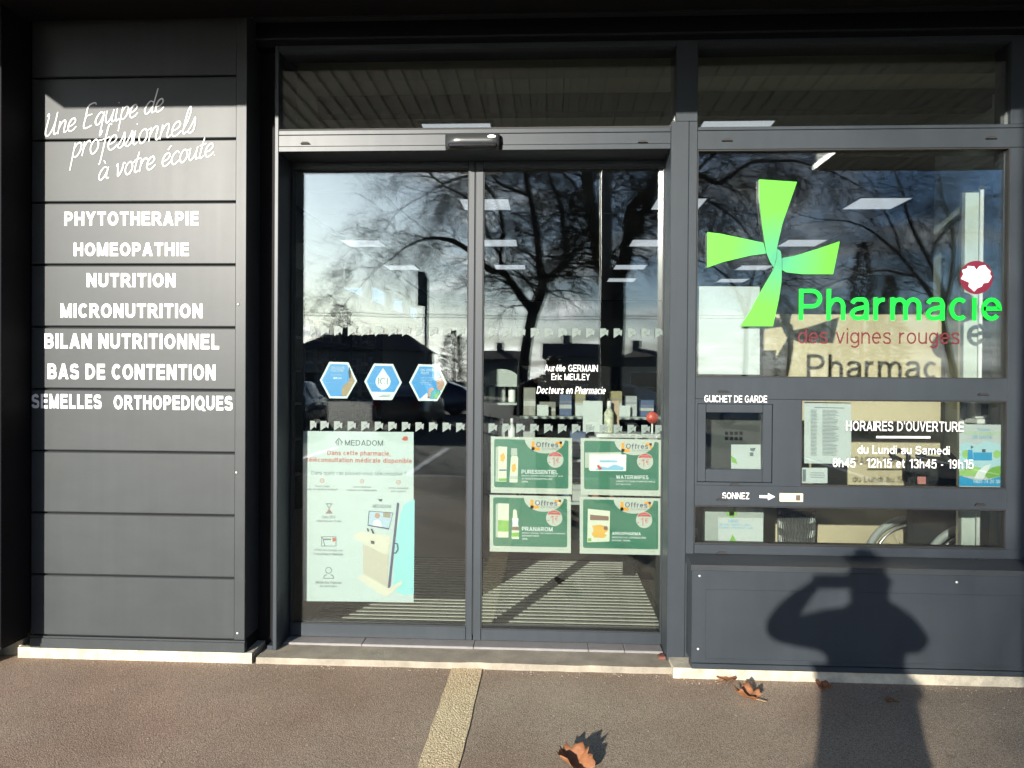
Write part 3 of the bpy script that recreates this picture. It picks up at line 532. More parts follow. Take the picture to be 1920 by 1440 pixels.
dr, gr_ = leaf(at(889.8, 700, LF)[0], MIN-.004, at(904.5, 700, LF)[0], at(1244, 700, LF)[0], 'sliding glass door leaf with four green offer posters', gt, at(1075, 1184, LF)[1], 0.049)
obj('brush_seal', B().box(at(888.4, 700, LF)[0], at(889.6, 700, LF)[0], LF+.006, LF+.03, 0.08, BAR0), RUBBER, dl)
MINT = mat('frosted_mint_vinyl', (0.095, 0.13, 0.115), 0.5); MINTD = mat('frosted_mint_line', (0.015, 0.03, 0.025), 0.5)
def flag(px, py, w, h, parent):
    Y = GY-.001; b = B()
    b.poly([at(px+w*u, py+h*v, Y) for u, v in ((0, 0), (.72, 0), (.74, .22), (1, .12), (.92, .78), (.68, .6), (0, 1))], Y)
    b.mi = 1
    b.poly([at(px+w*u, py+h*v, Y-.0006) for u, v in ((.30, .42), (.72, .24), (.72, .29), (.38, .435), (.66, .58), (.64, .62))], Y-.0006)
    o = obj('safety_mark', b, [MINT, MINTD]); o.parent = parent; o.matrix_parent_inverse = Matrix.Identity(4)
for i in range(12):
    px = 582+25.0*i if i == 0 else 601.3+25.45*(i-1)
    flag(px, 611+.12*i, 16 if i else 10, 19, gl_)
    flag(px-.5, 789+.35*i, 16 if i else 12, 18, gl_)
for i in range(13): flag(917.5+25.9*i, 615+.1*i, 16.2, 18.2, gr_); flag(916+26.05*i, 794+.25*i, 16.4, 18, gr_)
YT = GY-.0012
for body, x0, x1, y0, y1, sh in [("Aurélie GERMAIN", 1021, 1121, 684, 696.5, 0), ("Eric MEULEY", 1034, 1106, 700.8, 712.5, 0), ("Docteurs en Pharmacie", 1006, 1135.5, 725, 738.5, .25)]:
    for o in text(body, x0, x1, y0, y1, YT, WHITE, None, bold=0.016, shear=sh, words=True): o.parent = gr_; o.matrix_parent_inverse = Matrix.Identity(4)

# motion sensor
sn = thing('motion_sensor', 'dark grey automatic door sensor mounted on the header bar', 'sensor', (at(885, 262, FR)[0], FR, at(885, 277, FR)[1]))
X0, X1, Z0, Z1 = rect(834, 936, 248, 277, FR-.05)
SENS = mat('dark_gloss_plastic', (0.03, 0.033, 0.034), 0.28, coat=0.3)
b = B(); pr = [(FR-.005, Z0), (FR-.035, Z0+.002), (FR-.058, Z0+.018), (FR-.062, Z0+.04), (FR-.056, Z1-.006), (FR-.04, Z1), (FR-.005, Z1)]
n = 14; rings = []
for k in range(n+1):
    u = k/n; x = X0+(X1-X0)*u; s = min(1, .55+.45*math.sin(min(1, u*4)*math.pi/2)); s *= min(1, .8+.2*math.sin(min(1, (1-u)*10)*math.pi/2))
    rings.append([b.bm.verts.new((x, FR-.005+(y-FR+.005)*s, z)) for y, z in pr])
for a, c in zip(rings, rings[1:]):
    for i in range(len(pr)-1): b.face([a[i], a[i+1], c[i+1], c[i]], True)
b.face(rings[0]); b.face(list(reversed(rings[-1])))
obj('housing', b, SENS, sn)
obj('lens_window', B().box(X0+.02, X1-.015, FR-.064, FR-.05, Z0+.004, Z0+.024, .004), mat('black_gloss', (0.008, 0.008, 0.008), 0.1), sn)
obj('maker_badge', B().poly([(X1-.062, Z1-.03), (X1-.05, Z1-.034), (X1-.032, Z1-.034), (X1-.018, Z1-.03), (X1-.018, Z1-.024), (X1-.032, Z1-.018), (X1-.05, Z1-.018), (X1-.062, Z1-.024)], FR-.0635, FR-.055), WHITE, sn)

# ------------------------------------------------------------------ window bay on the right
WX0, WX1 = MU1, at(1893, 500, FR)[0]
WT, WB = at(1600, 278, FR)[1], at(1600, 709, FR)[1]; MT, MB = at(1600, 750, FR)[1], at(1600, 913.5, FR)[1]; MX = at(1502, 830, FR)[0]
LT, LB = at(1600, 952, FR)[1], at(1600, 1025.5, FR)[1]; RB = at(1600, 1043, FR)[1]
wf = thing('window_bay', 'anthracite framed shop window with night hatch, opening hours and green cross', 'window', ((WX0+WX1)/2, FR, 0.6))
WXE = 3.3
wb = B(); wb.box(WX0+.001, WXE-.5, FR+.001, .26, WT, BAR1-.02, 0.002)
obj('header_rail', wb, PAINT2, wf)
obj('header_cap', B().box(WX0+.001, WXE-.5, FR-.004, .25, BAR1-.019, BAR1-.001, .002), PAINT2, wf)
obj('jamb', B().box(WX1, WXE-.5, FR+.002, .26, RB+.001, WT-.001, 0.003), PAINT2, wf)
obj('jamb', B().box(WX1, WXE-.5, FR+.002, .26, BAR1, TOP+.03, 0.003), PAINT2, wf)
obj('top_rail', B().box(WX0+.001, WX1-.001, FR, .26, TOP, TOP+.03, 0.002), PAINT2, wf)
obj('middle_rail', B().box(WX0+.001, WX1-.001, FR+.001, .2, MT, WB, 0.002), PAINT2, wf)
obj('lower_rail', B().box(WX0+.001, WX1-.001, FR+.001, .2, LT, MB, 0.002), PAINT2, wf)
obj('bottom_rail', B().box(WX0+.001, WXE-.5, FR-.004, .2, RB, LB, 0.002), PAINT2, wf)
# solid infill with the night hatch
HX0, HX1, HZ0, HZ1 = rect(1324, 1431, 774, 880.5, FR); OX0, OX1, OZ0, OZ1 = rect(1307.5, 1449, 757, 905, FR)
inf = B(); inf.box(WX0+.001, OX0, FR+.002, .16, MB+.001, MT-.001); inf.box(OX1, MX, FR+.002, .16, MB+.001, MT-.001); inf.box(OX0+.0005, OX1-.0005, FR+.002, .16, OZ1, MT-.001); inf.box(OX0+.0005, OX1-.0005, FR+.002, .16, MB+.001, OZ0)
obj('infill_panel', inf, PAINT2, wf)
hf = B(); hf.box(OX0+.002, HX0, FR+.007, .15, OZ0+.002, OZ1-.002, .003); hf.box(HX1, OX1-.002, FR+.007, .15, OZ0+.002, OZ1-.002, .003); hf.box(HX0+.0005, HX1-.0005, FR+.007, .15, HZ1, OZ1-.002, .003); hf.box(HX0+.0005, HX1-.0005, FR+.007, .15, OZ0+.002, HZ0, .003)
obj('hatch_frame', hf, PAINT2, wf)
GW = FR+.03
pane(WX0-.0005, WX1+.0005, BAR1-.02, TOP+.0005, GW, wf)
gmain = pane(WX0-.0005, WX1+.0005, WB-.0005, WT+.0005, GW, wf, 0.0012)
gmid = pane(MX-.0005, WX1+.0005, MB-.0005, MT+.0005, GW, wf, 0.0012)
glow = pane(WX0-.0005, WX1+.0005, LB-.0005, LT+.0005, GW, wf, 0.0012)
pane(HX0-.0005, HX1+.0005, HZ0-.0005, HZ1+.0005, FR+.04, wf, 0.0012)
gs = B()
for (a, b_, c, d_) in ((WX0, WX1, WB, WT), (MX, WX1, MB, MT), (WX0, WX1, LB, LT)):
    e = .0065
    gs.box(a, a+e, FR+.006, GW-.001, c, d_); gs.box(b_-e, b_, FR+.006, GW-.001, c, d_); gs.box(a+e, b_-e, FR+.006, GW-.001, c, c+e); gs.box(a+e, b_-e, FR+.006, GW-.001, d_-e, d_)
obj('gasket', gs, RUBBER, wf)
for px, py in ((1356, 733), (1843, 739), (1378, 908.5), (1353, 936), (1837, 946), (1353, 1036), (1836, 1049), (1363, 263), (1858, 259)): weep(px, py, FR, wf, 20)
def on(o, g):
    for q in (o if isinstance(o, list) else [o]): q.parent = g; q.matrix_parent_inverse = Matrix.Identity(4)
    return o
text("GUICHET DE GARDE", 1320.7, 1438.3, 741.5, 754.5, FR-.001, WHITE, wf, bold=0.02, label='white lettering over the night hatch', words=True)
text("SONNEZ", 1354.3, 1405, 923.5, 935.5, FR-.0015, WHITE, wf, bold=0.02, label='white lettering by the bell push')
flat('bell_arrow', [(1424, 928.5), (1440, 929), (1440, 924.5), (1453.5, 931.5), (1440, 938), (1440, 934), (1424, 933.5)], FR-.0015, WHITE, wf)
YW = GW-.0015
WGREEN = mat('bright_green_vinyl', (0.0, 0.50, 0.03), 0.4); WINE = mat('wine_red_vinyl', (0.10, 0.007, 0.012), 0.45)
on(text("Pharmacie", 1497.5, 1877.5, 542, 601, YW, WGREEN, None, bold=0.018, thick=.006, label='bright green raised shop lettering'), gmain)
on(text("des vignes rouges", 1496, 1799, 615, 652.5, YW, WINE, None, bold=0.006, label='wine red shop lettering', words=True), gmain)
on(text("HORAIRES D'OUVERTURE", 1586.7, 1806.7, 790, 808.5, YW, WHITE, None, bold=0.02, label='white opening hours heading', words=True), gmid)
on(flat('hours_rule', [(1643, 817.5), (1744.5, 818), (1744.5, 822), (1643, 821.5)], YW, WHITE), gmid)
on(text("du Lundi au Samedi", 1608.3, 1780.7, 836, 851.5, YW, WHITE, None, bold=0.02, words=True), gmid)
on(text("8h45 - 12h15 et 13h45 - 19h15", 1561.7, 1825, 860.5, 877.5, YW, WHITE, None, bold=0.02, words=True), gmid)
bp = thing('bell_push', 'cream bell push plate on the rail under the hatch', 'doorbell', (at(1483, 932, FR)[0], FR, at(1483, 932, FR)[1]))
X0, X1, Z0, Z1 = rect(1461, 1505, 924.5, 940.5, FR)
obj('plate', B().box(X0, X1, FR-.012, FR+.0005, Z0, Z1, .003), mat('cream_plastic', (0.62, 0.56, 0.40), 0.4), bp)
obj('push_button', B().box(X1-.04, X1-.017, FR-.016, FR-.0125, Z0+.008, Z1-.008, .002), mat('brown_button', (0.10, 0.08, 0.06), 0.4), bp)
for x in (X0+.012, X1-.008): obj('screw', B().lathe([(.0001, -.0145), (.003, -.0145), (.0035, -.0122)], 8, (x, FR, (Z0+Z1)/2), 'y'), STEEL, bp)

# boxed panel below the window
lb = thing('spandrel_panel', 'anthracite boxed panel below the shop window catching the person\'s shadow', 'panel', (1.9, 0, 0))
BX0 = at(1297, 1150, -.06)[0]; BT = at(1600, 1064, -.06)[1]
obj('front_panel', B().box(BX0, 3.6, -0.06, 0.02, 0.085, BT-.03, .002), PAINT2, lb)
fb = B(); v = [fb.bm.verts.new((x, y, z)) for x in (BX0-.006, 3.6) for y, z in ((-.068, BT-.028), (-.068, BT), (0.099, RB-.0005), (.099, BT-.028))]
for q in ((0, 1, 5, 4), (1, 2, 6, 5), (2, 3, 7, 6), (3, 0, 4, 7), (0, 3, 2, 1), (4, 5, 6, 7)): fb.face([v[i] for i in q])
obj('sloping_cap', fb, PAINT, lb)
obj('return_panel', B().box(BX0, BX0+.012, 0.0205, 0.098, 0.085, BT-.031), PAINT2, lb)
obj('raised_field', B().box(BX0+.07, 3.6, -0.064, -0.0605, 0.11, at(1600, 1110, -.06)[1], .002), PAINT2, lb)
obj('bottom_flange', B().box(BX0, 3.6, -0.067, 0.02, 0.056, 0.0835, .002), PAINT2, lb)
obj('plinth', B().box(MIN+.012, 3.6, -0.055, 0.098, -0.01, 0.0555), PLINTH, lb)
for px, py in ((1312, 1080), (1309, 1217), (1794, 1092)):
    x, z = at(px, py, -.065); obj('screw', B().lathe([(.0001, -.0045), (.006, -.0045), (.008, 0)], 8, (x, -.064, z), 'y'), STEEL, lb)

# ------------------------------------------------------------------ head of the shop front, canopy, building shell
hd = thing('shopfront_head', 'black panelled band above the windows under the canopy', 'fascia', (0, .1, 3.35))
obj('head_panel', B().box(PX1+.001, 6, FR+.02, .3, TOP+.031, 3.498), BLACK, hd)
obj('head_trim', B().box(PX1+.001, 6, FR-.004, FR+.019, at(900, 66, FR)[1]-.008, at(900, 66, FR)[1]), PAINT2, hd)
obj('head_trim', B().box(PX1+.001, 6, FR-.03, FR+.019, at(900, 29, FR)[1]-.012, at(900, 29, FR)[1]), PAINT2, hd)
cp = thing('canopy', 'flat canopy roof with ribbed metal soffit over the pavement', 'canopy', (0, -1, 3.5))
CZ = 3.5; CXL = -3.34; CD = -1.93; CXS = 2.49; CD2 = -2.98; CXR = 6.0
SOFF = mat('soffit_steel', (0.68, 0.68, 0.65), 0.4, metal=0.3, var=0.06)
def strip(y1):
    b = B(); p = .115; pr = [(0, 0), (.06, 0), (.068, .022), (.107, .022), (.115, 0), (.115, .05), (0, .05)]
    v0 = [b.bm.verts.new((x, 0.055, z)) for x, z in pr]; v1 = [b.bm.verts.new((x, y1, z)) for x, z in pr]
    for i in range(7): b.face([v0[i], v0[(i+1) % 7], v1[(i+1) % 7], v1[i]])
    b.face(v0); b.face(list(reversed(v1)))
    bmesh.ops.recalc_face_normals(b.bm, faces=b.bm.faces); me = bpy.data.meshes.new('soffit_strip'); b.bm.to_mesh(me); b.bm.free(); me.materials.append(SOFF); return me
s1, s2 = strip(CD), strip(CD2)
obj('closing_flashing', B().box(CXL, CXR, -0.42, FR-.131, CZ-.045, CZ-.0005), BLACK, cp)
x = CXL
while x < CXR-.12:
    o = bpy.data.objects.new('soffit_strip', s1 if x < CXS-.1 else s2); link(o, cp); o.location = (x, 0, CZ+.001); x += .1155
FASC = mat('cream_fascia', (0.72, 0.69, 0.60), 0.6, var=0.04)
obj('roof_deck', B().box(CXL, CXR, CD+.001, 0.054, CZ+.055, CZ+.4), FASC, cp)
obj('roof_deck', B().box(CXS, CXR, CD2, CD, CZ+.055, CZ+.4), FASC, cp)
obj('fascia', B().box(CXL-.02, CXS-.021, CD-.02, CD, CZ-.004, CZ+.4), FASC, cp); obj('fascia', B().box(CXS, CXR, CD2-.02, CD2, CZ-.004, CZ+.4), FASC, cp)
obj('fascia', B().box(CXS-.02, CXS, CD2-.02, CD-.0, CZ-.004, CZ+.4), FASC, cp); obj('fascia', B().box(CXL-.02, CXL, CD+.001, .05, CZ-.004, CZ+.4), FASC, cp)

sh = thing('shop_building', 'single storey flat roofed shop behind the glass front', 'building', (0, 8, 0))
ROOFZ, CEIL = 4.3, 3.62; XL, XR, YB = -3.25, 4.6, 17.0
DARKW = mat('building_render', (0.45, 0.42, 0.37), 0.9, var=0.06)
obj('roof', B().box(-9, 9, 0.06, YB+.4, ROOFZ-.25, ROOFZ), DARKW, sh)
obj('front_parapet', B().box(-9, 9, 0.06, .35, 3.95, ROOFZ-.251), DARKW, sh)
obj('front_lintel', B().box(-9, 9, 0.31, .55, 3.499, 3.949), DARKW, sh)
obj('back_wall', B().box(XL-.3, XR+.3, YB, YB+.3, 0, ROOFZ-.251), WALLW, sh)
obj('side_wall', B().box(XR, XR+.25, .56, YB-.001, 0, ROOFZ-.251), WALLW, sh)
obj('side_wall', B().box(WXE-.49, 9, FR+.03, .3, 0, 3.497), PAINT, sh)
CL0, CL1 = 2.93, 3.32                              # clerestory strip along the far side wall
wl0 = at(545, 482, 5.0)
obj('side_wall', B().box(XL-.25, XL, .30, YB-.001, 0, CL0), WALLW, sh); obj('side_wall', B().box(XL-.25, XL, .30, YB-.001, CL1, ROOFZ-.251), WALLW, sh)
for y in [0.3, 2.2, 4.1, 6.0, 7.9, 9.8, 11.7, 13.6, 15.5]:
    obj('clerestory_mullion', B().box(XL-.2, XL-.03, y, y+.1, CL0+.001, CL1-.001), WHITEP, sh)
obj('clerestory_glass', B().box(XL-.13, XL-.124, .41, YB-.1, CL0, CL1), GLASS_B, sh)
obj('floor', B().box(XL, XR-.001, .462, YB-.001, -.1, .03), mat('shop_floor', (0.10, 0.092, 0.08), 0.4, var=0.1, scale=3), sh)
obj('plenum', B().box(XL, XR-.001, .56, YB-.001, CEIL+.03, CEIL+.05), BLACK, sh)
TILEC = mat('ceiling_tile', (0.42, 0.42, 0.38), 0.9, var=0.04, scale=20)
bt = B(); bt.box(0, 1.19, 0, 1.19, 0, .02); bmesh.ops.recalc_face_normals(bt.bm, faces=bt.bm.faces); tm = bpy.data.meshes.new('ceiling_tile'); bt.bm.to_mesh(tm); bt.bm.free(); tm.materials.append(TILEC)
for i in range(6):
    for j in range(13):
        o = bpy.data.objects.new('ceiling_tile', tm); link(o, sh); o.location = (XL+.15+1.2*i, .9+1.2*j, CEIL+.005)
obj('bulkhead', B().box(XL+.001, XR-.002, .561, .89, 3.34, CEIL+.029), mat('bulkhead_paint', (0.36, 0.36, 0.31), 0.9), sh)
obj('curtain_rail', B().box(JL1, XR-.01, .8, .9, 3.22, 3.339), BLACK, sh)
# ------------------------------------------------------------------ posters and stickers on the door glass
def sheet(name, label, cat, x0, x1, y0, y1, Y, m, group=None, slant=0.0, front=True):
    """a paper sheet lying on a pane: photograph corners on plane Y"""
    pts = [at(x0, y0, Y), at(x1, y0+slant, Y), at(x1, y1+slant, Y), at(x0, y1, Y)]
    cx = sum(p[0] for p in pts)/4; cz = min(p[1] for p in pts)
    t = thing(name, label, cat, (cx, Y, cz), group)
    obj('paper', B().poly(pts, Y, Y+.0006), m, t)
    return t
def flats(name, polys, Y, m, parent):             # several printed touches of one colour that read as one print
    b = B()
    for p in polys: b.poly([at(x, y, Y) for x, y in p], Y)
    return obj(name, b, m, parent)
PY = GY+.030                                     # papers and stickers sit on the inside of the panes
L1, L2, L3, L4 = PY-.0007, PY-.0014, PY-.0021, PY-.0028
def M(p, k=4.116, ox=550, oy=790): return [(ox+x/k, oy+y/k) for x, y in p]
MP = mat('poster_white', (0.50, 0.57, 0.565), 0.35, var=0.02, scale=5)
INK = mat('ink_slate', (0.06, 0.09, 0.10), 0.5); SALM = mat('ink_salmon', (0.50, 0.09, 0.05), 0.5); GRY = mat('ink_grey', (0.13, 0.16, 0.17), 0.5); CYAN = mat('ink_cyan', (0.27, 0.60, 0.62), 0.5)
IVORY = mat('print_ivory', (0.62, 0.58, 0.48), 0.5); IVORY2 = mat('print_ivory_dark', (0.50, 0.46, 0.37), 0.5); NAVY = mat('print_navy', (0.05, 0.06, 0.13), 0.5); SCRN = mat('print_screen_blue', (0.40, 0.52, 0.62), 0.5); SKIN = mat('print_skin', (0.45, 0.25, 0.18), 0.5)
DKP = mat('print_dark', (0.03, 0.03, 0.03), 0.5)
md = sheet('kiosk_poster', 'tall white poster showing a medical consultation kiosk with salmon headline on door glass', 'poster', 568.5, 775.5, 808, 1127, PY, MP, slant=2)
def mt(body, x0, x1, y0, y1, m, bold=0.0): return text(body, *[550+v/4.116 for v in (x0, x1)], *[790+v/4.116 for v in (y0, y1)], L2, m, md, bold=bold, res=2)
mt("MEDADOM", 398, 693, 145, 188, INK, .022)
flats('house_logo', [M(circ(0, 0, 0, 3)) if 0 else M([(322, 160), (350, 126), (356, 130), (332, 162), (340, 164), (340, 185), (334, 185), (334, 168), (322, 166)]), M([(382, 160), (352, 126), (348, 132), (372, 162), (366, 164), (366, 185), (372, 185), (372, 168), (382, 166)]), M([(346, 145), (352, 145), (352, 186), (346, 186)])], L2, GRY, md)
flat('corner_mark', M([(836, 140), (850, 118), (875, 115), (886, 128), (878, 150), (855, 150)]), L2, SALM, md)
mt("Dans cette pharmacie,", 262, 750, 225, 273, SALM, .03); mt("téléconsultation médicale disponible", 103, 915, 280, 328, SALM, .03)
mt("Dans quels cas pouvez-vous téléconsulter ?", 140, 872, 385, 425, GRY, .01)
for cx, cy in ((222, 458), (530, 463), (812, 470)):
    o = circ(cx, cy, 17, 20); i = circ(cx, cy, 13.5, 20)
    flats('check_mark', [M([o[k], o[(k+1) % 20], i[(k+1) % 20], i[k]]) for k in range(20)]+[M([(cx-7, cy), (cx-1, cy+7), (cx+9, cy-7), (cx+7, cy-9), (cx-1, cy+3), (cx-5, cy-3)])], L2, SALM, md)
for body, x0, x1, y0, y1 in [("Vous n'avez", 168, 280, 492, 508), ("pas de médecin traitant", 110, 338, 516, 536), ("Votre médecin", 458, 600, 498, 514), ("traitant est indisponible", 412, 645, 523, 543), ("Votre demande", 735, 887, 507, 523), ("est urgente", 755, 868, 531, 551),
        ("Sans RDV", 220, 328, 728, 748), ("réponse en 9 min", 178, 372, 760, 782), ("Prise en charge par", 165, 382, 985, 1006), ("l'Assurance Maladie", 163, 385, 1014, 1034), ("Médecins français", 172, 372, 1232, 1254), ("du territoire", 205, 336, 1262, 1280)]:
    mt(body, x0, x1, y0, y1, GRY, .02)
flats('hourglass_icon', [M([(250, 633), (302, 633), (302, 640), (250, 640)]), M([(250, 705), (302, 705), (302, 712), (250, 712)]), M([(254, 640), (260, 640), (280, 672), (276, 674)]), M([(298, 640), (292, 640), (274, 672), (277, 675)]), M([(276, 672), (280, 674), (260, 705), (254, 705)]), M([(277, 674), (273, 672), (292, 705), (298, 705)])], L2, GRY, md)
flat('hourglass_sand', M([(277, 684), (292, 704), (262, 704)]), L3, SALM, md)
flats('card_icon', [M([(215, 888), (332, 888), (332, 893), (215, 893)]), M([(215, 960), (332, 960), (332, 965), (215, 965)]), M([(215, 893), (220, 893), (220, 960), (215, 960)]), M([(327, 893), (332, 893), (332, 960), (327, 960)]), M([(222, 893), (228, 893), (246, 960), (240, 960)]), M([(235, 905), (292, 905), (292, 916), (235, 916)])], L2, GRY, md)
flat('card_chip', M([(302, 898), (326, 898), (326, 928), (302, 928)]), L3, SALM, md)
o = circ(272, 1150, 26, 18); i = circ(272, 1150, 21, 18)
flats('doctor_icon', [M([o[k], o[(k+1) % 18], i[(k+1) % 18], i[k]]) for k in range(18)]+[M([(230, 1214), (236, 1190), (255, 1180), (258, 1186), (242, 1194), (237, 1209), (308, 1209), (302, 1194), (286, 1186), (290, 1180), (308, 1190), (315, 1214)])], L2, GRY, md)
flat('cyan_swash', M([(936, 603), (885, 620), (850, 650), (825, 720), (800, 840), (785, 960), (775, 1120), (770, 1260), (800, 1320), (860, 1340), (930, 1335)]), L1, CYAN, md)
kio = [('kiosk_back', [(590, 640), (640, 622), (700, 612), (800, 625), (745, 885), (700, 900), (575, 860)], MP), ('kiosk_edge', [(800, 625), (818, 632), (748, 1288), (728, 1286)], NAVY), ('kiosk_body', [(535, 950), (735, 1010), (728, 1290), (690, 1290), (540, 1200)], IVORY2),
       ('kiosk_desk', [(465, 880), (520, 850), (750, 885), (735, 1030), (690, 1020), (480, 910)], IVORY), ('kiosk_base', [(500, 1200), (545, 1180), (735, 1288), (840, 1230), (842, 1250), (712, 1362), (500, 1215)], IVORY), ('kiosk_screen', [(582, 690), (772, 704), (738, 836), (572, 806)], NAVY), ('screen_picture', [(588, 695), (766, 709), (738, 824), (580, 798)], SCRN)]
for k, (nm, p, m_) in enumerate(kio): flat(nm, M(p), L2-.0003*k, m_, md)
LK = L2-.003
flat('doctor_coat', M([(612, 803), (622, 770), (640, 760), (662, 762), (676, 780), (682, 814)]), LK, WHITE, md); flat('doctor_face', M(circ(648, 728, 21, 16)), LK-.0004, SKIN, md)
flat('inset_picture', M([(694, 704), (752, 708), (746, 745), (692, 740)]), LK, mat('print_olive', (0.30, 0.25, 0.16), .5), md)
flats('desk_tools', [M([(565, 825), (578, 825), (586, 850), (574, 852)]), M([(596, 828), (608, 828), (626, 865), (612, 870)]), M([(596, 920), (626, 925), (626, 950), (600, 945)]), M([(655, 600), (690, 600), (682, 618), (665, 618)])], LK, DKP, md)
flats('handle_loop', [M([(765, 935), (805, 940), (812, 990), (795, 1020), (755, 1025), (757, 1016), (788, 1011), (802, 986), (797, 948), (765, 943)])], LK, NAVY, md)
text("MEDADOM", 698.5, 732.5, 946, 952.5, LK-.0004, GRY, md)

OW = mat('offer_paper', (0.50, 0.52, 0.46), 0.4, var=0.02); OG = mat('offer_green', (0.045, 0.17, 0.105), 0.4, var=0.08, scale=4); OR = mat('offer_orange', (0.80, 0.33, 0.02), 0.5); ORD = mat('offer_red', (0.55, 0.06, 0.06), 0.5); OTX = mat('offer_slate', (0.12, 0.12, 0.17), 0.5)
PG = mat('print_leaf_green', (0.20, 0.42, 0.07), 0.5); PB = mat('print_pale_blue', (0.25, 0.48, 0.66), 0.5); PBR = mat('print_brown', (0.22, 0.12, 0.09), 0.5); PO = mat('print_honey', (0.72, 0.40, 0.07), 0.5); PIV = mat('print_cream', (0.66, 0.66, 0.53), 0.5); PGR = mat('print_shade', (0.42, 0.46, 0.40), .5)
def OM(p): return [(905+x/5.4857, 800+y/5.4857) for x, y in p]
def rrect(x0, y0, x1, y1, r): return [(x1-r+r*math.cos(a), y0+r-r*math.sin(a)) for a in (0, .52, 1.05, 1.57)]+[(x0+r+r*math.cos(a), y0+r-r*math.sin(a)) for a in (1.57, 2.1, 2.62, 3.14)]+[(x0+r+r*math.cos(a), y1-r-r*math.sin(a)) for a in (3.14, 3.67, 4.19, 4.71)]+[(x1-r+r*math.cos(a), y1-r-r*math.sin(a)) for a in (4.71, 5.24, 5.76, 6.28)]
def offer(label, x0, y0, W, Hh, lines, prod):
    k = 5.4857
    t = sheet('offer_poster', label, 'poster', 905+x0/k, 905+(x0+W)/k, 800+y0/k, 800+(y0+Hh)/k, PY, OW, 'green offer posters on the door', slant=3.2)
    def U(p): return OM([(x0+u, y0+v+17*(u/W)) for u, v in p])
    flat('green_field', U(rrect(35, 26, W-38, Hh-58, 18)), L1, OG, t)
    flat('offer_header', U([(350+8*j if 0 else 555+207*math.cos(math.radians(a)), 15+150*math.sin(math.radians(a))) for j, a in enumerate(range(0, 181, 12))]), L2, OW, t)
    flats('orange_brackets', [U(rrect(418, 42, 450, 135, 10)), U(rrect(418, 102, 505, 135, 10)), U(rrect(665, 38, 732, 62, 6)), U(rrect(708, 38, 732, 98, 6))], L3, OR, t)
    def tx(body, u0, u1, v0, v1, m_, bold=.0):
        dv = 17*((u0+u1)/2)/W
        return text(body, 905+(x0+u0)/k, 905+(x0+u1)/k, 800+(y0+v0+dv)/k, 800+(y0+v1+dv)/k, L4-.0006, m_, t, bold=bold, res=2)
    tx("Offres", 466, 694, 46, 100, OTX, .03); tx("Du moment", 530, 705, 104, 124, OTX, .0)
    c = (663, 226)
    flat('price_badge', U(circ(*c, 84, 32)), L3, OW, t)
    flat('badge_cap', U(circ(*c, 78, 16, 205, 335)), L4, ORD, t)
    tx("REMISE", 625, 700, 163, 174, OW, .01); tx("IMMÉDIATE", 615, 712, 181, 192, OW, .01)
    tx("-1", 594, 656, 205, 285, ORD, .004); tx("€", 672, 706, 205, 258, ORD, .0)
    for body, u0, u1, v0, v1, bo in lines: tx(body, u0, u1, v0, v1, WHITE, bo)
    for nm, p, m_, lay in prod: flat(nm, U(p), L2-.0004*lay, m_, t)
    flats('legal_line', [U([(30, Hh-30), (210, Hh-30), (210, Hh-27), (30, Hh-27)]), U([(W-130, Hh-38), (W-70, Hh-38), (W-70, Hh-28), (W-130, Hh-28)])], L2, PGR, t)
    return t
offer('upper green offer poster showing a tall carton and spray bottle', 84, 100, 836, 580, [("PURESSENTIEL", 316, 690, 335, 377, .028), ("SPRAY AÉRIEN ASSAINISSANT AUX", 316, 742, 386, 402, .022), ("41 HUILES ESSENTIELLES", 316, 632, 420, 436, .022), ("200ML", 316, 386, 450, 466, .022)],
      [('carton_side', [(50, 108), (78, 100), (75, 462), (48, 466)], PGR, 0), ('carton', [(78, 100), (168, 104), (160, 462), (75, 464)], PIV, 0), ('carton_band', [(85, 338), (160, 336), (160, 352), (85, 354)], GRY, 1), ('carton_foot', [(82, 430), (158, 428), (158, 456), (80, 458)], PG, 1), ('carton_flowers', [(95, 190), (135, 165), (150, 215), (130, 260), (100, 250)], PO, 1),
       ('spray_bottle', [(206, 215), (216, 195), (268, 195), (282, 215), (276, 460), (266, 470), (200, 470), (190, 460)], PIV, 0), ('spray_cap', [(208, 118), (270, 118), (272, 192), (206, 192)], PGR, 1), ('bottle_band', [(194, 405), (278, 402), (277, 432), (193, 434)], PGR, 1), ('bottle_flowers', [(215, 290), (252, 270), (262, 330), (240, 370), (214, 350)], PO, 1)])
offer('upper green offer poster showing packs of wet wipes', 1008, 117, 840, 582, [("WATERWIPES", 364, 697, 372, 410, .028), ("LINGETTE 100% COMPOSTABLE", 364, 766, 427, 443, .022), ("LOT DE 4 X 60", 364, 516, 459, 475, .022)],
      [('wipes_pack', [(44, 148), (415, 135), (412, 290), (44, 305)], PGR, 0), ('wipes_pack', [(85, 158), (420, 150), (420, 300), (85, 330)], PIV, 1), ('wipes_pack', [(95, 175), (470, 160), (466, 330), (95, 335)], WHITE, 2), ('pack_swirl', [(150, 325), (190, 285), (280, 300), (340, 265), (440, 290), (442, 322)], PB, 3), ('pack_brand_strip', [(195, 225), (375, 222), (375, 243), (195, 246)], PB, 3), ('pack_accent', [(165, 280), (185, 270), (225, 315), (190, 325)], ORD, 4)])
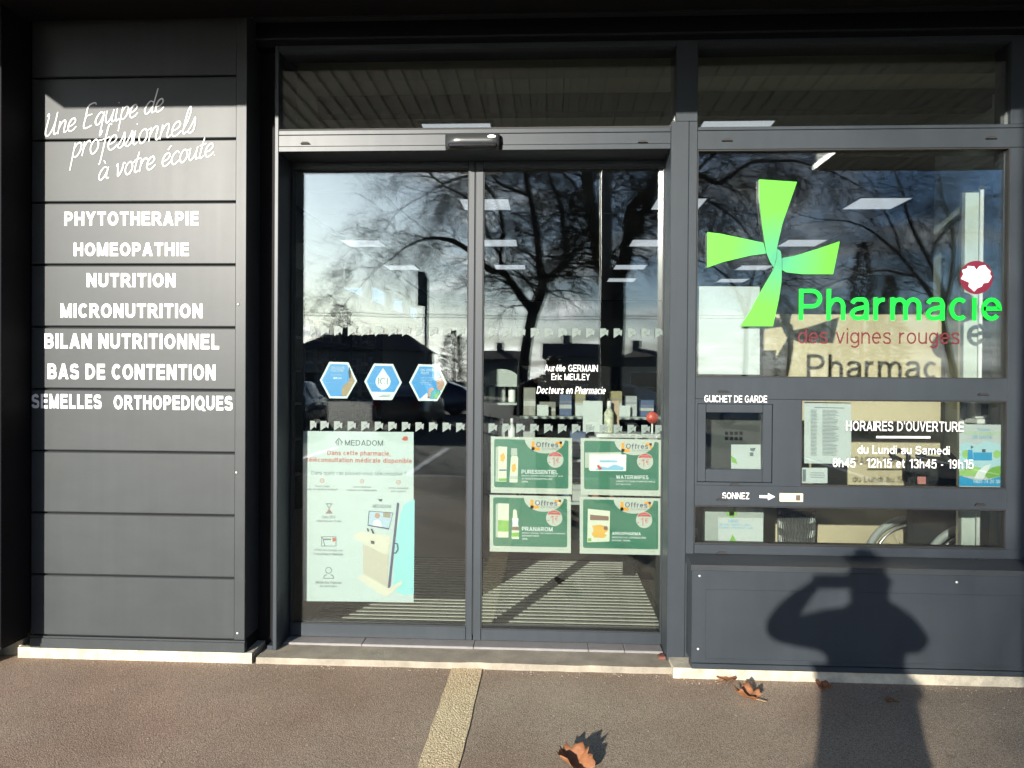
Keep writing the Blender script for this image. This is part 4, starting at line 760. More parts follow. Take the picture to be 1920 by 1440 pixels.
offer('lower green offer poster showing a nasal spray and its carton', 73, 700, 834, 583, [("PRANAROM", 330, 646, 322, 365, .028), ("SPRAY NASAL DÉCONGESTIONNANT", 330, 778, 376, 392, .022), ("AROMAFORCE", 330, 506, 406, 422, .022), ("15ML", 330, 392, 438, 455, .022)],
      [('carton_side', [(62, 95), (88, 85), (85, 430), (60, 440)], PGR, 0), ('carton', [(88, 85), (198, 88), (192, 436), (85, 438)], PIV, 0), ('carton_green', [(86, 258), (195, 262), (193, 376), (85, 378)], PG, 1),
       ('spray_nozzle', [(242, 150), (262, 145), (276, 160), (285, 235), (236, 235)], PIV, 0), ('spray_neck', [(230, 236), (295, 236), (290, 300), (298, 322), (228, 322), (236, 300)], WHITE, 1), ('spray_band', [(230, 323), (298, 323), (298, 360), (230, 360)], PBR, 0), ('spray_bottle', [(226, 361), (302, 361), (300, 450), (224, 450)], PIV, 0), ('spray_label', [(226, 385), (302, 383), (300, 425), (226, 428)], PG, 1)])
offer('lower green offer poster showing a ginseng box', 998, 720, 846, 584, [("ARKOPHARMA", 333, 628, 354, 386, .028), ("ARKOROYAL GINSENG BIO", 333, 680, 402, 419, .022), ("DOSE 10ML", 333, 528, 434, 450, .022)],
      [('carton', [(84, 122), (312, 142), (306, 455), (78, 468)], PIV, 0), ('carton_band', [(106, 182), (298, 196), (298, 240), (106, 238)], PBR, 1), ('ginseng_root', [(128, 300), (200, 285), (280, 300), (295, 340), (255, 375), (280, 390), (250, 420), (150, 418), (120, 380), (145, 350)], PO, 1), ('ginseng_slice', circ(268, 318, 22, 14), PBR, 2), ('carton_code', [(84, 425), (120, 425), (120, 458), (84, 458)], PG, 1)])

HB = mat('sticker_blue', (0.0, 0.24, 0.60), 0.35); HW = mat('sticker_white', (0.68, 0.74, 0.74), 0.4)
def HM(p): return [(540+x/5.333, 660+y/5.333) for x, y in p]
def hexa(label, vs, grp='hexagon stickers on the door'):
    cx = sum(v[0] for v in vs)/6; cy = sum(v[1] for v in vs)/6
    X, Z = at(*HM([(cx, cy)])[0], PY)
    t = thing('hexagon_sticker', label, 'sticker', (X, PY, Z-.1), grp)
    obj('border', B().poly([at(x, y, PY) for x, y in HM(vs)], PY, PY+.0005), HW, t)
    ins = [(cx+(x-cx)*.885, cy+(y-cy)*.885) for x, y in vs]
    flat('blue_field', HM(ins), L1, HB, t)
    return t, ins
def ht(t, body, x0, x1, y0, y1, b=.012): text(body, *[540+v/5.333 for v in (x0, x1)], *[660+v/5.333 for v in (y0, y1)], L3, HW, t, bold=b, res=2)
h1, i1 = hexa('blue hexagon vaccination sticker with a bare shouldered figure', [(318, 282), (413, 98), (603, 103), (690, 290), (590, 465), (413, 462)])
ht(h1, "ON VOUS", 432, 565, 146, 168); ht(h1, "VACCINE", 432, 555, 174, 196); ht(h1, "par votre pharmacien", 432, 540, 222, 236, 0); flats('small_logo', [HM(circ(462, 262, 9, 10)), HM(circ(482, 260, 10, 10)), HM([(500, 257), (538, 257), (538, 266), (500, 266)])], L3, HW, h1)
flat('printed_figure', HM([(612, 155), (604, 210), (612, 262), (600, 300), (556, 330), (538, 370), (534, 438), (584, 440), (668, 292), (650, 255)]), L2, mat('print_tan', (0.36, 0.25, 0.13), .5), h1); flat('printed_hair', HM([(612, 150), (604, 215), (612, 262), (625, 265), (630, 200)]), L3, DKP, h1)
h2, i2 = hexa('blue hexagon sticker with a pale water drop', [(763, 295), (860, 115), (1050, 120), (1138, 305), (1040, 480), (855, 478)])
flat('water_drop', HM([(950, 160), (985, 215), (1015, 255), (1027, 295), (1018, 330), (995, 357), (950, 368), (905, 357), (882, 330), (873, 295), (885, 255), (915, 215)]), L2, HW, h2)
ht2 = text("ICI", 540+903/5.333, 540+996/5.333, 660+258/5.333, 660+326/5.333, L3, INK, h2, bold=.005)
flat('white_foot', HM([(815, 397), (1083, 402), (1030, 466), (866, 464)]), L2, HW, h2); flats('foot_signature', [HM([(908, 442), (1020, 440), (1020, 446), (908, 448)]), HM([(935, 428), (1028, 426), (1028, 433), (935, 435)])], L3, GRY, h2)
h3, i3 = hexa('blue hexagon testing sticker with a face in profile', [(1210, 305), (1305, 122), (1495, 127), (1588, 310), (1495, 490), (1305, 488)])
ht(h3, "ON VOUS", 1326, 1458, 168, 191); ht(h3, "TESTE", 1326, 1412, 199, 222)
for y in (250, 266, 283, 300, 316): ht(h3, "le dépistage en pharmacie", 1326, 1440, y, y+9, 0)
flat('printed_face', HM([(1512, 235), (1490, 270), (1482, 300), (1490, 330), (1488, 352), (1505, 378), (1535, 385), (1562, 330), (1566, 310), (1545, 272)]), L2, SKIN, h3); flat('printed_hand', HM([(1408, 365), (1450, 352), (1462, 372), (1430, 400), (1420, 462), (1395, 462)]), L2, SKIN, h3)
flat('printed_shirt', HM([(1440, 400), (1480, 372), (1508, 385), (1530, 400), (1484, 472), (1430, 470), (1425, 430)]), L2, mat('print_teal', (0.03, 0.33, 0.36), .5), h3); flat('printed_scarf', HM([(1470, 430), (1500, 400), (1512, 408), (1490, 462), (1462, 470)]), L3, PG, h3); flat('white_foot', HM([(1322, 468), (1390, 405), (1400, 440), (1418, 474), (1318, 476)]), L2, HW, h3)

# ------------------------------------------------------------------ green cross and leaf emblem on the window
def WM(p): return [(1270+x/2.954, 270+y/2.954) for x, y in p]
GC = bpy.data.materials.new('green_cross_vinyl'); GC.use_nodes = True; nt = GC.node_tree; bb = nt.nodes['Principled BSDF']; bb.inputs['Roughness'].default_value = 0.4
tc = nt.nodes.new('ShaderNodeTexCoord'); sp = nt.nodes.new('ShaderNodeVectorMath'); sp.operation = 'DISTANCE'; nt.links.new(tc.outputs['Object'], sp.inputs[0])
cxx, czz = at(*WM([(560, 640)])[0], YW); sp.inputs[1].default_value = (cxx, YW, czz)
rm = nt.nodes.new('ShaderNodeValToRGB'); nt.links.new(sp.outputs['Value'], rm.inputs[0]); e = rm.color_ramp.elements
e[0].position = 0.03; e[0].color = (0.045, 0.25, 0.13, 1); e[1].position = 0.26; e[1].color = (0.085, 0.47, 0.03, 1)      # the print fades to a bluer green at the twist
nt.links.new(rm.outputs[0], bb.inputs['Base Color'])
cr_ = thing('pharmacy_cross', 'large bright green twisted four armed cross on the window glass', 'emblem', (cxx, YW, czz))
for pts in ([(452, 198), (660, 212), (640, 270), (580, 440), (551, 570), (545, 640), (531, 685), (510, 650), (490, 600), (468, 450), (455, 320)], [(165, 490), (230, 497), (380, 528), (474, 548), (490, 608), (400, 620), (250, 655), (165, 685)],
            [(897, 540), (860, 722), (690, 722), (600, 712), (579, 700), (579, 632), (650, 620), (780, 580)], [(552, 582), (570, 595), (577, 650), (575, 760), (560, 860), (527, 1010), (348, 1010), (400, 930), (470, 800), (528, 700), (546, 645)]):
    b = B(); b.poly([at(x, y, YW) for x, y in WM(pts)], YW-.008, YW+.0005); o = obj('cross_arm', b, GC, cr_)
em = thing('vine_leaf_emblem', 'round wine red emblem with a white vine leaf above the shop lettering', 'emblem', (*[at(*WM([(1652, 740)])[0], YW)[0], YW], at(*WM([(1652, 832)])[0], YW)[1]))
obj('disc', B().poly([at(x, y, YW) for x, y in WM(circ(1652, 740, 92, 40))], YW-.0075, YW-.0065), mat('wine_red_disc', (0.13, 0.006, 0.022), .4), em)
lf = [(1640, 818), (1608, 790), (1612, 768), (1566, 748), (1580, 722), (1572, 700), (1600, 690), (1604, 676), (1640, 680), (1652, 700), (1668, 678), (1700, 672), (1712, 690), (1730, 705), (1726, 722), (1736, 735), (1718, 768), (1690, 772), (1682, 790), (1656, 800)]
obj('vine_leaf', B().poly([at(x, y, YW) for x, y in WM(lf)], YW-.0082), WHITE, em)

# ------------------------------------------------------------------ papers behind the window glass
IN = GW+.03
def ip(name, label, x0, x1, y0, y1, m=PAPER, Y=IN, slant=0, cat='notice', group=None): return sheet(name, label, cat, x0, x1, y0, y1, Y, m, group, slant)
wp = ip('blank_poster', 'large blank white sheet taped inside the window under the green cross', 1307.5, 1424.5, 536.5, 701.5, mat('matte_white_sheet', (0.48, 0.50, 0.50), .8, var=.02), slant=1)
for x, y in ((1314, 541), (1419, 541), (1314, 695), (1416, 696)): flat('tape', [(x-4, y-2), (x+4, y-2), (x+4, y+2), (x-4, y+2)], IN-.0006, mat('clear_tape', (0.55, 0.56, .52), .3), wp)
ln = ip('duty_list', 'white printed duty list taped inside the glass beside the opening hours', 1508, 1596, 753.5, 868.5, slant=1.5)
flat('list_heading', [(1527, 763), (1583, 764.5), (1583, 766), (1527, 764.6)], IN-.0006, GRY, ln)
for r in range(34):
    y = 768+2.55*r+.5
    polys = [[(1520, y), (1520+random.uniform(8, 14), y), (1532, y+1.1), (1520, y+1.1)], [(1542, y), (1542+random.uniform(14, 34), y+.3), (1570, y+1.4), (1542, y+1.1)]]
    flats('list_line', polys, IN-.0006, GRY, ln)
cd = ip('small_card', 'small white card in the corner of the opening hours pane', 1503.5, 1551.5, 877, 906)
flats('card_print', [[(1520, 886), (1545, 886.3), (1545, 887.5), (1520, 887.2)], [(1518, 890), (1547, 890.3), (1547, 891.5), (1518, 891.2)], [(1520, 894), (1546, 894.3), (1546, 895.5), (1520, 895.2)], [(1505, 880), (1511, 880), (1511, 903), (1505, 903)]], IN-.0006, GRY, cd)
gp = ip('duty_pharmacy_poster', 'colourful poster with blue foot and green hills at the right of the hours', 1798.5, 1884.5, 795.5, 912.5, slant=1, cat='poster')
def GM(p): return [(1280+x/3, 710+y/3) for x, y in p]
I1, I2, I3 = IN-.0006, IN-.0012, IN-.0018
LBL = mat('print_light_blue', (0.42, 0.62, 0.68), .5); BLU = mat('print_strong_blue', (0.03, 0.30, 0.55), .5); GLI = mat('print_lime', (0.33, 0.55, 0.16), .5)
flat('sky_wash', GM([(1560, 370), (1600, 355), (1650, 375), (1700, 350), (1770, 365), (1808, 380), (1806, 550), (1556, 540)]), I1, LBL, gp)
flat('blue_foot', GM([(1556, 545), (1640, 568), (1720, 568), (1804, 545), (1802, 606), (1554, 603)]), I3, BLU, gp)
flat('green_hill', GM([(1556, 520), (1620, 490), (1680, 500), (1660, 550), (1556, 545)]), I2, GLI, gp); flat('green_hill', GM([(1690, 540), (1740, 500), (1806, 485), (1804, 545), (1720, 562)]), I2, PG, gp)
flat('white_path', GM([(1640, 560), (1660, 520), (1700, 490), (1735, 480), (1720, 510), (1690, 565)]), I3, WHITE, gp)
for cx, cy, r in ((1595, 425, 24), (1768, 425, 22)): flat('printed_tree', GM(circ(cx, cy, r, 14)), I2, GLI, gp)
flat('printed_house', GM([(1635, 415), (1740, 415), (1740, 460), (1635, 460)]), I2, BLU, gp); flat('printed_coat', GM([(1605, 400), (1630, 400), (1634, 455), (1602, 455)]), I3, BLU, gp)
flats('printed_sign', [GM([(1620, 375), (1638, 384), (1622, 396)]), GM([(1684, 396), (1704, 396), (1704, 414), (1684, 414)])], I3, INK, gp)
for body, x0, x1, y0, y1, m_ in [("Trouvez", 1658, 1728, 278, 294, BLU), ("VOTRE PHARMACIE", 1583, 1798, 298, 318, GLI), ("DE GARDE", 1632, 1742, 320, 338, BLU), ("0825 74 20 30", 1636, 1785, 568, 588, WHITE)]: text(body, 1280+x0/3, 1280+x1/3, 710+y0/3, 710+y1/3, I3-.0006, m_, gp, bold=.01, res=2)
# small things right behind the night hatch
hp = ip('leaflet_in_hatch', 'white leaflet with a green leaf behind the night hatch pane', 1371, 1426, 833.5, 880, Y=.22)
flat('green_leaf', GM([(272, 430), (300, 455), (308, 480), (276, 470)]), .2194, PG, hp)
flats('leaflet_print', [GM([(380, 390), (412, 390), (400, 410), (380, 404)]), GM([(378, 415), (398, 415), (398, 436), (378, 436)])], .2194, GRY, hp)
hs = thing('hatch_back_plate', 'grey plate with keypad seen through the night hatch', 'panel', (.97, .3, 1.0))
obj('plate', B().box(.74, 1.26, .30, .32, .98, 1.43), mat('dark_hatch_plate', (0.05, 0.052, 0.05), .5), hs)
for r in range(2):
    for c in range(4): x, z = at(1362+9*c, 812+10*r, .3); obj('key', B().box(x-.009, x+.009, .292, .2995, z-.009, z+.009, .002), BLACK, hs)
text("TPMA CASSETTE", 1351, 1413, 775, 779, .215, mat('ink_blue', (0.05, .12, .3), .5), hp)
# ------------------------------------------------------------------ inside the shop
mt_ = thing('entrance_mat', 'ribbed aluminium entrance mat on the floor behind the sliding doors', 'mat', (-.4, 1.4, .03))
obj('mat_base', B().box(-1.5, .72, .5, 2.36, .0305, .036), mat('mat_fibre', (0.035, 0.032, 0.028), .95, var=.2, scale=40), mt_)
bs = B(); bs.box(-1.46, .68, 0, .03, .0365, .043, .002); bmesh.ops.recalc_face_normals(bs.bm, faces=bs.bm.faces); sm_ = bpy.data.meshes.new('slat'); bs.bm.to_mesh(sm_); bs.bm.free(); sm_.materials.append(ALU)
MATALU = mat('worn_matt_aluminium', (0.52, 0.50, 0.44), .5, metal=.3, var=.12, scale=15); sm_.materials[0] = MATALU
for k in range(25):
    o = bpy.data.objects.new('slat', sm_); link(o, mt_); o.matrix_parent_inverse = Matrix.Translation((.4, -1.4, -.03)); o.location = (0, .535+.0715*k, 0)
obj('mat_frame', B().box(-1.52, .74, .475, .499, .0305, .046), MATALU, mt_)

LIT = mat('luminaire_diffuser', (0.80, 0.82, 0.9), .6, emit=0.38); LFR = mat('luminaire_frame', (0.5, 0.5, 0.5), .5)
SEENL = {}
for k, (px, py) in enumerate([(790, 233), (1320, 228), (862, 374), (1233, 373), (1615, 372), (897, 450), (1187, 450), (1479, 450), (1774, 451), (926, 497), (1155, 497), (1392, 498), (1630, 498), (1142, 522), (1353, 523), (640, 451), (720, 498)]):
    X, Y = atz(px, py, CEIL-.012)
    row = {2: 'first', 3: 'second', 4: 'third', 5: 'fourth'}[2 if py < 300 else 3 if py < 400 else 4 if py < 470 else 5] if py < 510 else 'fifth'
    where = 'above the left door leaf' if px < 885 else 'above the right door leaf' if px < 1260 else 'above the green cross' if px < 1500 else 'near the right end of the window'
    SEENL[(row, where)] = SEENL.get((row, where), 0)+1; nth = ('', 'further one, ', 'third one, ')[SEENL[(row, where)]-1]
    t = thing('ceiling_light', 'square flush panel light, '+nth+row+' row back, '+where, 'ceiling light', (X+.28, Y+.28, CEIL), 'square ceiling panel lights')
    obj('diffuser', B().box(X, X+.56, Y, Y+.56, CEIL-.012, CEIL-.003), LIT, t)
    fb = B(); fb.box(X-.02, X-.0005, Y-.02, Y+.58, CEIL-.011, CEIL+.004); fb.box(X+.5605, X+.58, Y-.02, Y+.58, CEIL-.011, CEIL+.004); fb.box(X, X+.56, Y-.02, Y-.0005, CEIL-.011, CEIL+.004); fb.box(X, X+.56, Y+.5605, Y+.58, CEIL-.011, CEIL+.004)
    obj('frame', fb, LFR, t)

rng = random.Random(3)
def pack_mat(i, c):                                # carton colour with a paler label band
    m = mat('pack_%d' % i, tuple(q*.6 for q in c), .5); nt = m.node_tree; tc = nt.nodes.new('ShaderNodeTexCoord'); sx = nt.nodes.new('ShaderNodeSeparateXYZ'); nt.links.new(tc.outputs['Generated'], sx.inputs[0])
    r = nt.nodes.new('ShaderNodeValToRGB'); r.color_ramp.interpolation = 'CONSTANT'; nt.links.new(sx.outputs[2], r.inputs[0]); e = r.color_ramp.elements; e[0].color = (*[q*.6 for q in c], 1); e[1].position = .34; e[1].color = (.36, .36, .34, 1)
    e3 = e.new(.52); e3.color = (*[q*.6 for q in c], 1); e4 = e.new(.60); e4.color = (*[.1+q*.2 for q in c], 1); e5 = e.new(.70); e5.color = (*[q*.5 for q in c], 1)
    nt.links.new(r.outputs[0], nt.nodes['Principled BSDF'].inputs['Base Color']); return m
BOXC = [pack_mat(i, c) for i, c in enumerate([(0.6, 0.6, 0.58), (0.45, 0.12, 0.05), (0.35, 0.33, 0.28), (0.08, 0.22, 0.16), (0.5, 0.42, 0.2), (0.3, 0.05, 0.06), (0.62, 0.64, 0.66), (0.1, 0.15, 0.3)])]
def shelf_unit(x0, x1, y0, y1, zs, label, back):
    t = thing('shelf_unit', label, 'shelf', ((x0+x1)/2, (y0+y1)/2, .03))
    for z in zs: obj('shelf_board', B().box(x0+.021, x1-.021, y0+.021, y1-.021, z-.025, z, .003), GREYP, t)
    h = zs[-1]+.45
    if back == 'x': obj('back_panel', B().box(x0, x0+.02, y0, y1, .031, h), BLACK, t); obj('end_panel', B().box(x0+.0205, x1, y0, y0+.02, .031, h), BLACK, t); obj('end_panel', B().box(x0+.0205, x1, y1-.02, y1, .031, h), BLACK, t)
    else: obj('back_panel', B().box(x0, x1, y1-.02, y1, .031, h), BLACK, t); obj('end_panel', B().box(x0, x0+.02, y0, y1-.0205, .031, h), BLACK, t); obj('end_panel', B().box(x1-.02, x1, y0, y1-.0205, .031, h), BLACK, t)
    return t
pm_ = []
for i in range(len(BOXC)):
    b = B(); b.box(-.5, .5, -.5, .5, 0, 1, .02); bmesh.ops.recalc_face_normals(b.bm, faces=b.bm.faces); me = bpy.data.meshes.new('product_box'); b.bm.to_mesh(me); b.bm.free(); me.materials.append(BOXC[i]); pm_.append(me)
BCN = ['white', 'rust', 'beige', 'dark green', 'ochre', 'dark red', 'pale grey', 'navy']; PKN = {}
def pack(x, y, z, sx, sy, szz, label, group):
    ci = rng.randrange(len(pm_)); label = BCN[ci]+' '+label; PKN[label] = PKN.get(label, 0)+1
    if PKN[label] > 1: label += ', '+('', 'second', 'third', 'fourth', 'fifth', 'sixth')[min(5, PKN[label]-1)]+' along'
    o = bpy.data.objects.new('product_box', pm_[ci]); C.objects.link(o); o.location = (x, y, z+.0005); o.scale = (sx, sy, szz); tag(o, label, 'box', group)
ZS = [.45, .85, 1.25, 1.62, 2.0]
for k, (ya, yb) in enumerate(((2.6, 4.6), (4.65, 6.65), (6.7, 8.7))):
    shelf_unit(XL+.01, XL+.43, ya, yb, ZS, ('nearest', 'middle', 'farthest')[k]+' dark shelf unit of medicine packs along the side wall', 'x')
    for iz, z in enumerate(ZS):
        y = ya+.06
        while y < yb-.2:
            s = rng.uniform(.09, .2); pack(XL+.28, y+s/2, z, rng.uniform(.1, .18), s*.9, rng.uniform(.12, .3), 'pack on the '+('lowest', 'second', 'third', 'fourth', 'top')[iz]+' shelf of the '+('nearest', 'middle', 'farthest')[k]+' wall unit', 'packs on the wall shelves'); y += s+rng.choice((.01, .02, .06))
shelf_unit(-.30, 1.05, 2.75, 3.2, [.45, .83, 1.21], 'low display shelf with bright packs behind the offer posters', 'y')
for iz, z in enumerate((.45, .83, 1.21)):
    x = -.25
    while x < .92:
        s = rng.uniform(.1, .17); pack(x+s/2, 2.9, z, s*.9, .14, rng.uniform(.12, .26), 'pack on the '+('lowest', 'middle', 'top')[iz]+' board of the low display shelf', 'packs on the display shelf'); x += s+.02
for k, x in enumerate((-.12, .22, .6)):
    o = obj('price_card', B().box(x, x+.1, 2.755, 2.757, 1.212, 1.31), PAPER); tag(o, ('left', 'middle', 'right')[k]+' white price card on the front edge of the display shelf', 'price card', 'price cards on the display shelf')
# rounded white display stand
ds = thing('display_stand', 'grey display stand with rounded top and white bottles inside the doors', 'display', (-.5, 3.1, .03))
x0, x1, zt = at(906, 700, 3.0)[0], at(977, 700, 3.0)[0], at(940, 692, 3.0)[1]
obj('side_panel', B().box(x0, x0+.025, 2.9, 3.3, .031, zt-.12), GREYP, ds); obj('side_panel', B().box(x1-.025, x1, 2.9, 3.3, .031, zt-.12), GREYP, ds)
arc = [(x0+(x1-x0)*(.5-.5*math.cos(a)), zt-.12+.12*math.sin(a)) for a in [math.pi*i/12 for i in range(13)]]
obj('arched_top', B().poly(arc+[(x1, zt-.16), (x0, zt-.16)], 2.9, 3.3), GREYP, ds)
for z in (.5, .95, 1.32): obj('shelf_board', B().box(x0+.026, x1-.026, 2.91, 3.29, z-.02, z), GREYP, ds)
def bottle(x, y, z, s, m, label, group, cap=None):
    t = thing('bottle', label, 'bottle', (x, y, z), group)
    obj('body', B().lathe([(.028*s, 0.001), (.03*s, .01*s), (.03*s, .12*s), (.012*s, .15*s)], 12, (x, y, z)), m, t); obj('cap', B().lathe([(.013*s, .1505*s), (.013*s, .19*s), (.009*s, .195*s)], 10, (x, y, z)), cap or WHITEP, t)
for iz, z in enumerate((.5, .95, 1.32)):
    for i in range(3): bottle(x0+.075+.095*i, 3.05, z, 1.15, WHITEP, ('left', 'middle', 'right')[i]+' white bottle on the '+('lowest', 'middle', 'top')[iz]+' shelf of the arched stand', 'bottles in the display stand')
# sunlit pump bottle, box and small red sign close behind the door
cn_ = thing('counter_stand', 'narrow stand with white tray holding samples close behind the right door', 'stand', (.66, 1.85, .03))
cx, cz = at(1142, 812, 1.8); obj('tray', B().box(cx-.1, cx+.48, 1.72, 1.98, cz-.03, cz, .004), WHITEP, cn_); obj('post', B().box(cx+.12, cx+.2, 1.84, 1.9, .04, cz-.0305), BLACK, cn_); obj('foot', B().box(cx-.02, cx+.34, 1.74, 1.97, .0305, .0395), BLACK, cn_)
bottle(cx, 1.82, cz, 1.25, mat('floral_print', (0.55, 0.55, 0.42), .5, var=.5, scale=45), 'printed pump bottle standing in the sun on the sample stand', None)
tag(obj('carton', B().box(cx+.01, cx+.085, 1.9, 1.96, cz+.0005, cz+.245, .002), mat('kraft_board', (0.42, 0.30, 0.2), .6)), 'tall brown carton behind the sunlit bottle', 'box')
cs, cz2 = at(1133, 790, 2.0)
tag(obj('price_placard', B().box(cs-.17, cs-.02, 1.92, 1.924, cz, cz+.24), PAPER), 'white price placard beside the sunlit bottle', 'price card')
rs = thing('red_disc_sign', 'small round red sign on a stem near the door jamb', 'sign', (at(1223, 783, 1.8)[0], 1.8, cz))
rx, rz = at(1223, 783, 1.8); obj('disc', B().lathe([(.0001, -.003), (.045, -.003), (.045, .003), (.0001, .003)], 24, (rx, 1.8, rz), 'y'), mat('coral_red', (0.6, 0.10, 0.07), .4), rs); obj('stem', B().box(rx-.006, rx+.006, 1.805, 1.81, cz+.001, rz), WHITEP, rs)

# window bay display
cb = tag(obj('cream_partition', B().box(1.47, 2.73, 1.33, 1.37, .031, 2.0, .004), CREAM), 'cream board standing behind the window and catching the lettering\'s shadow', 'partition')
gc = thing('corner_panel', 'pale grey corner panel with white pipe inside the right end of the window', 'panel', (2.6, .57, .03))
ax, bx_ = at(1808, 500, .57)[0], at(1836, 500, .57)[0]; ex = at(1872, 500, .57)[0]
obj('panel', B().box(ax, bx_, .57, .6, .031, at(1820, 357, .57)[1]), mat('pale_panel', (0.50, 0.54, 0.50), .6), gc)
obj('panel', B().poly([(bx_+.002, .031), (ex, .031), (ex, at(1870, 332, .57)[1]), (bx_+.002, at(1845, 352, .57)[1])], .575, .6), mat('pale_panel_grey', (0.36, 0.39, 0.37), .6), gc)
pxx = at(1841, 500, .54)[0]
obj('pipe', B().tube([(pxx, .545, .031), (pxx, .545, at(1841, 332, .54)[1])], .013, 12), WHITEP, gc); obj('pipe_clip', B().box(pxx-.018, pxx+.04, .53, .559, at(1841, 355, .54)[1], at(1841, 349, .54)[1], .003), WHITEP, gc)
obj('edge_profile', B().box(ax-.02, ax-.001, .565, .59, .031, at(1800, 360, .57)[1]), ALU, gc)
iw = tag(obj('window_return_wall', B().box(at(1888, 500, .45)[0]+.10, at(1888, 500, .45)[0]+.13, .301, 1.5, .031, 3.3), GREYP), 'narrow grey return wall at the right end of the window bay', 'wall')
dp = thing('gel_dispenser', 'white gel dispenser behind the opening hours pane', 'dispenser', (at(1840, 795, .5)[0], .5, 1.2))
X0, X1, Z0, Z1 = rect(1822, 1856, 754, 784, .5)
obj('housing', B().box(X0, X1, .46, .56, Z0, Z1, .008), WHITEP, dp); obj('viewing_window', B().box(X0+.03, X0+.07, .4585, .4595, Z0+.02, Z1-.01), BLACK, dp); obj('drip_tray', B().box(X0-.01, X1, .42, .56, Z0-.03, Z0-.002, .004), WHITEP, dp)
# wire basket
X0, X1, Z0, Z1 = rect(1465, 1540, 955, 1100, .75); cx = (X0+X1)/2; r = (X1-X0)/2*.93
bn = thing('wire_bin', 'grey perforated metal waste bin behind the lower pane', 'bin', (cx, .85, .03))
BIN = mat('grey_perforated_metal', (0.16, 0.16, 0.155), .45, metal=.5)
bb_ = B(); rows, cols = 16, 40; V = [[bb_.bm.verts.new((cx+(r*(.88+.12*i/rows))*math.cos(2*math.pi*(j+.5*(i % 2))/cols), .85+(r*(.88+.12*i/rows))*math.sin(2*math.pi*(j+.5*(i % 2))/cols), .05+(Z1-.05)*i/rows)) for j in range(cols)] for i in range(rows+1)]
for i in range(rows):
    for j in range(cols): bb_.face([V[i][j], V[i][(j+1) % cols], V[i+1][(j+1) % cols], V[i+1][j]])
w = obj('wire_mesh', bb_, BIN, bn); md_ = w.modifiers.new('wire', 'WIREFRAME'); md_.thickness = .0075; md_.use_even_offset = False
obj('rim', B().lathe([(r, Z1-.012), (r+.012, Z1-.008), (r+.012, Z1+.006), (r-.004, Z1+.006)], 32, (cx, .85, 0)), BIN, bn); obj('base', B().lathe([(r*.86, .031), (r*.9, .034), (r*.9, .052)], 32, (cx, .85, 0)), BIN, bn); obj('liner', B().lathe([(r*.82, .055), (r*.9, Z1-.03)], 24, (cx, .85, 0)), mat('dark_liner', (.06, .06, .06), .6), bn)
# leaflet stand with green cross
st = thing('leaflet_stand', 'grey stand with small green cross and white product leaflet in the lower pane', 'stand', (at(1390, 1000, .4)[0], .4, .03))
X0, X1, Z0, Z1 = rect(1317, 1431, 953, 1100, .42)
obj('stand_panel', B().box(X0, X1, .42, .45, .031, Z1), GREYP, st)
flats('green_cross', [[(1362, 959), (1382, 959.3), (1382, 967), (1362, 966.7)], [(1367.5, 953), (1376.5, 953), (1376.5, 972), (1367.5, 972)]], .4185, PG, st)
obj('leaflet', B().poly([at(1347, 970.5, .415), at(1430.5, 971.5, .415), at(1431, 1022, .415), at(1347, 1021, .415)], .415, .418), PAPER, st)
text("SANS", 1365, 1384, 974, 979.5, .414, BLU, st, bold=.015); text("Silicone, Parfum, Latex", 1348, 1407, 981, 986.5, .414, BLU, st); text("Paraben, Petrolatum, OGM", 1348, 1412, 987, 992, .414, BLU, st)
flat('green_drop', [(1374, 1002), (1380, 1013), (1381, 1020), (1367, 1020), (1368, 1013)], .414, PG, st)
bottle(at(1306, 1010, .4)[0], .44, at(1306, 1018, .4)[1]-.12, 1.0, mat('green_bottle', (0.02, 0.1, 0.06), .3), 'small dark green bottle at the left end of the lower pane', None)
# wheelchair parked behind the window
wc = thing('wheelchair', 'folded black wheelchair with grey tyres parked against the cream board', 'wheelchair', (2.42, 1.05, .03))
TY = mat('grey_tyre', (0.36, 0.37, 0.36), .6); CH = mat('chromed_tube', (0.6, 0.6, 0.6), .25, metal=.8); BF = mat('black_fabric', (0.014, 0.014, 0.015), .75, bump=.2, bscale=60)
def ring(b, c, R, r, n=40, k=8):
    b.lathe  # torus round the y axis
    vs = [[b.bm.verts.new((c[0]+(R+r*math.cos(2*math.pi*j/k))*math.cos(2*math.pi*i/n), c[1]+r*math.sin(2*math.pi*j/k), c[2]+(R+r*math.cos(2*math.pi*j/k))*math.sin(2*math.pi*i/n))) for j in range(k)] for i in range(n)]
    for i in range(n):
        for j in range(k): b.face([vs[i][j], vs[i][(j+1) % k], vs[(i+1) % n][(j+1) % k], vs[(i+1) % n][j]], True)
for cx, cy in ((2.40, 1.18), (2.66, .92)):
    c = (cx, cy, .345); b = B(); ring(b, c, .285, .024); wh = obj('wheel_tyre', b, TY, wc)
    b = B(); ring(b, c, .262, .008); ring(b, (c[0], c[1]-.04, c[2]), .25, .009); obj('wheel_rim', b, CH, wc)
    b = B(); b.lathe([(.02, -.03), (.02, .03)], 12, c, 'y'); obj('hub', b, CH, wc)
    for k in range(18):
        a = 2*math.pi*k/18; obj('spoke', B().tube([c, (c[0]+.26*math.cos(a), c[1], c[2]+.26*math.sin(a))], .0016, 4), CH, wc)
obj('backrest', B().box(2.32, 2.62, 1.02, 1.08, .48, at(1720, 868, 1.05)[1], .02), BF, wc); obj('seat', B().box(2.28, 2.66, .98, 1.14, .35, .475, .02), BF, wc)
hz = at(1720, 862, 1.05)[1]
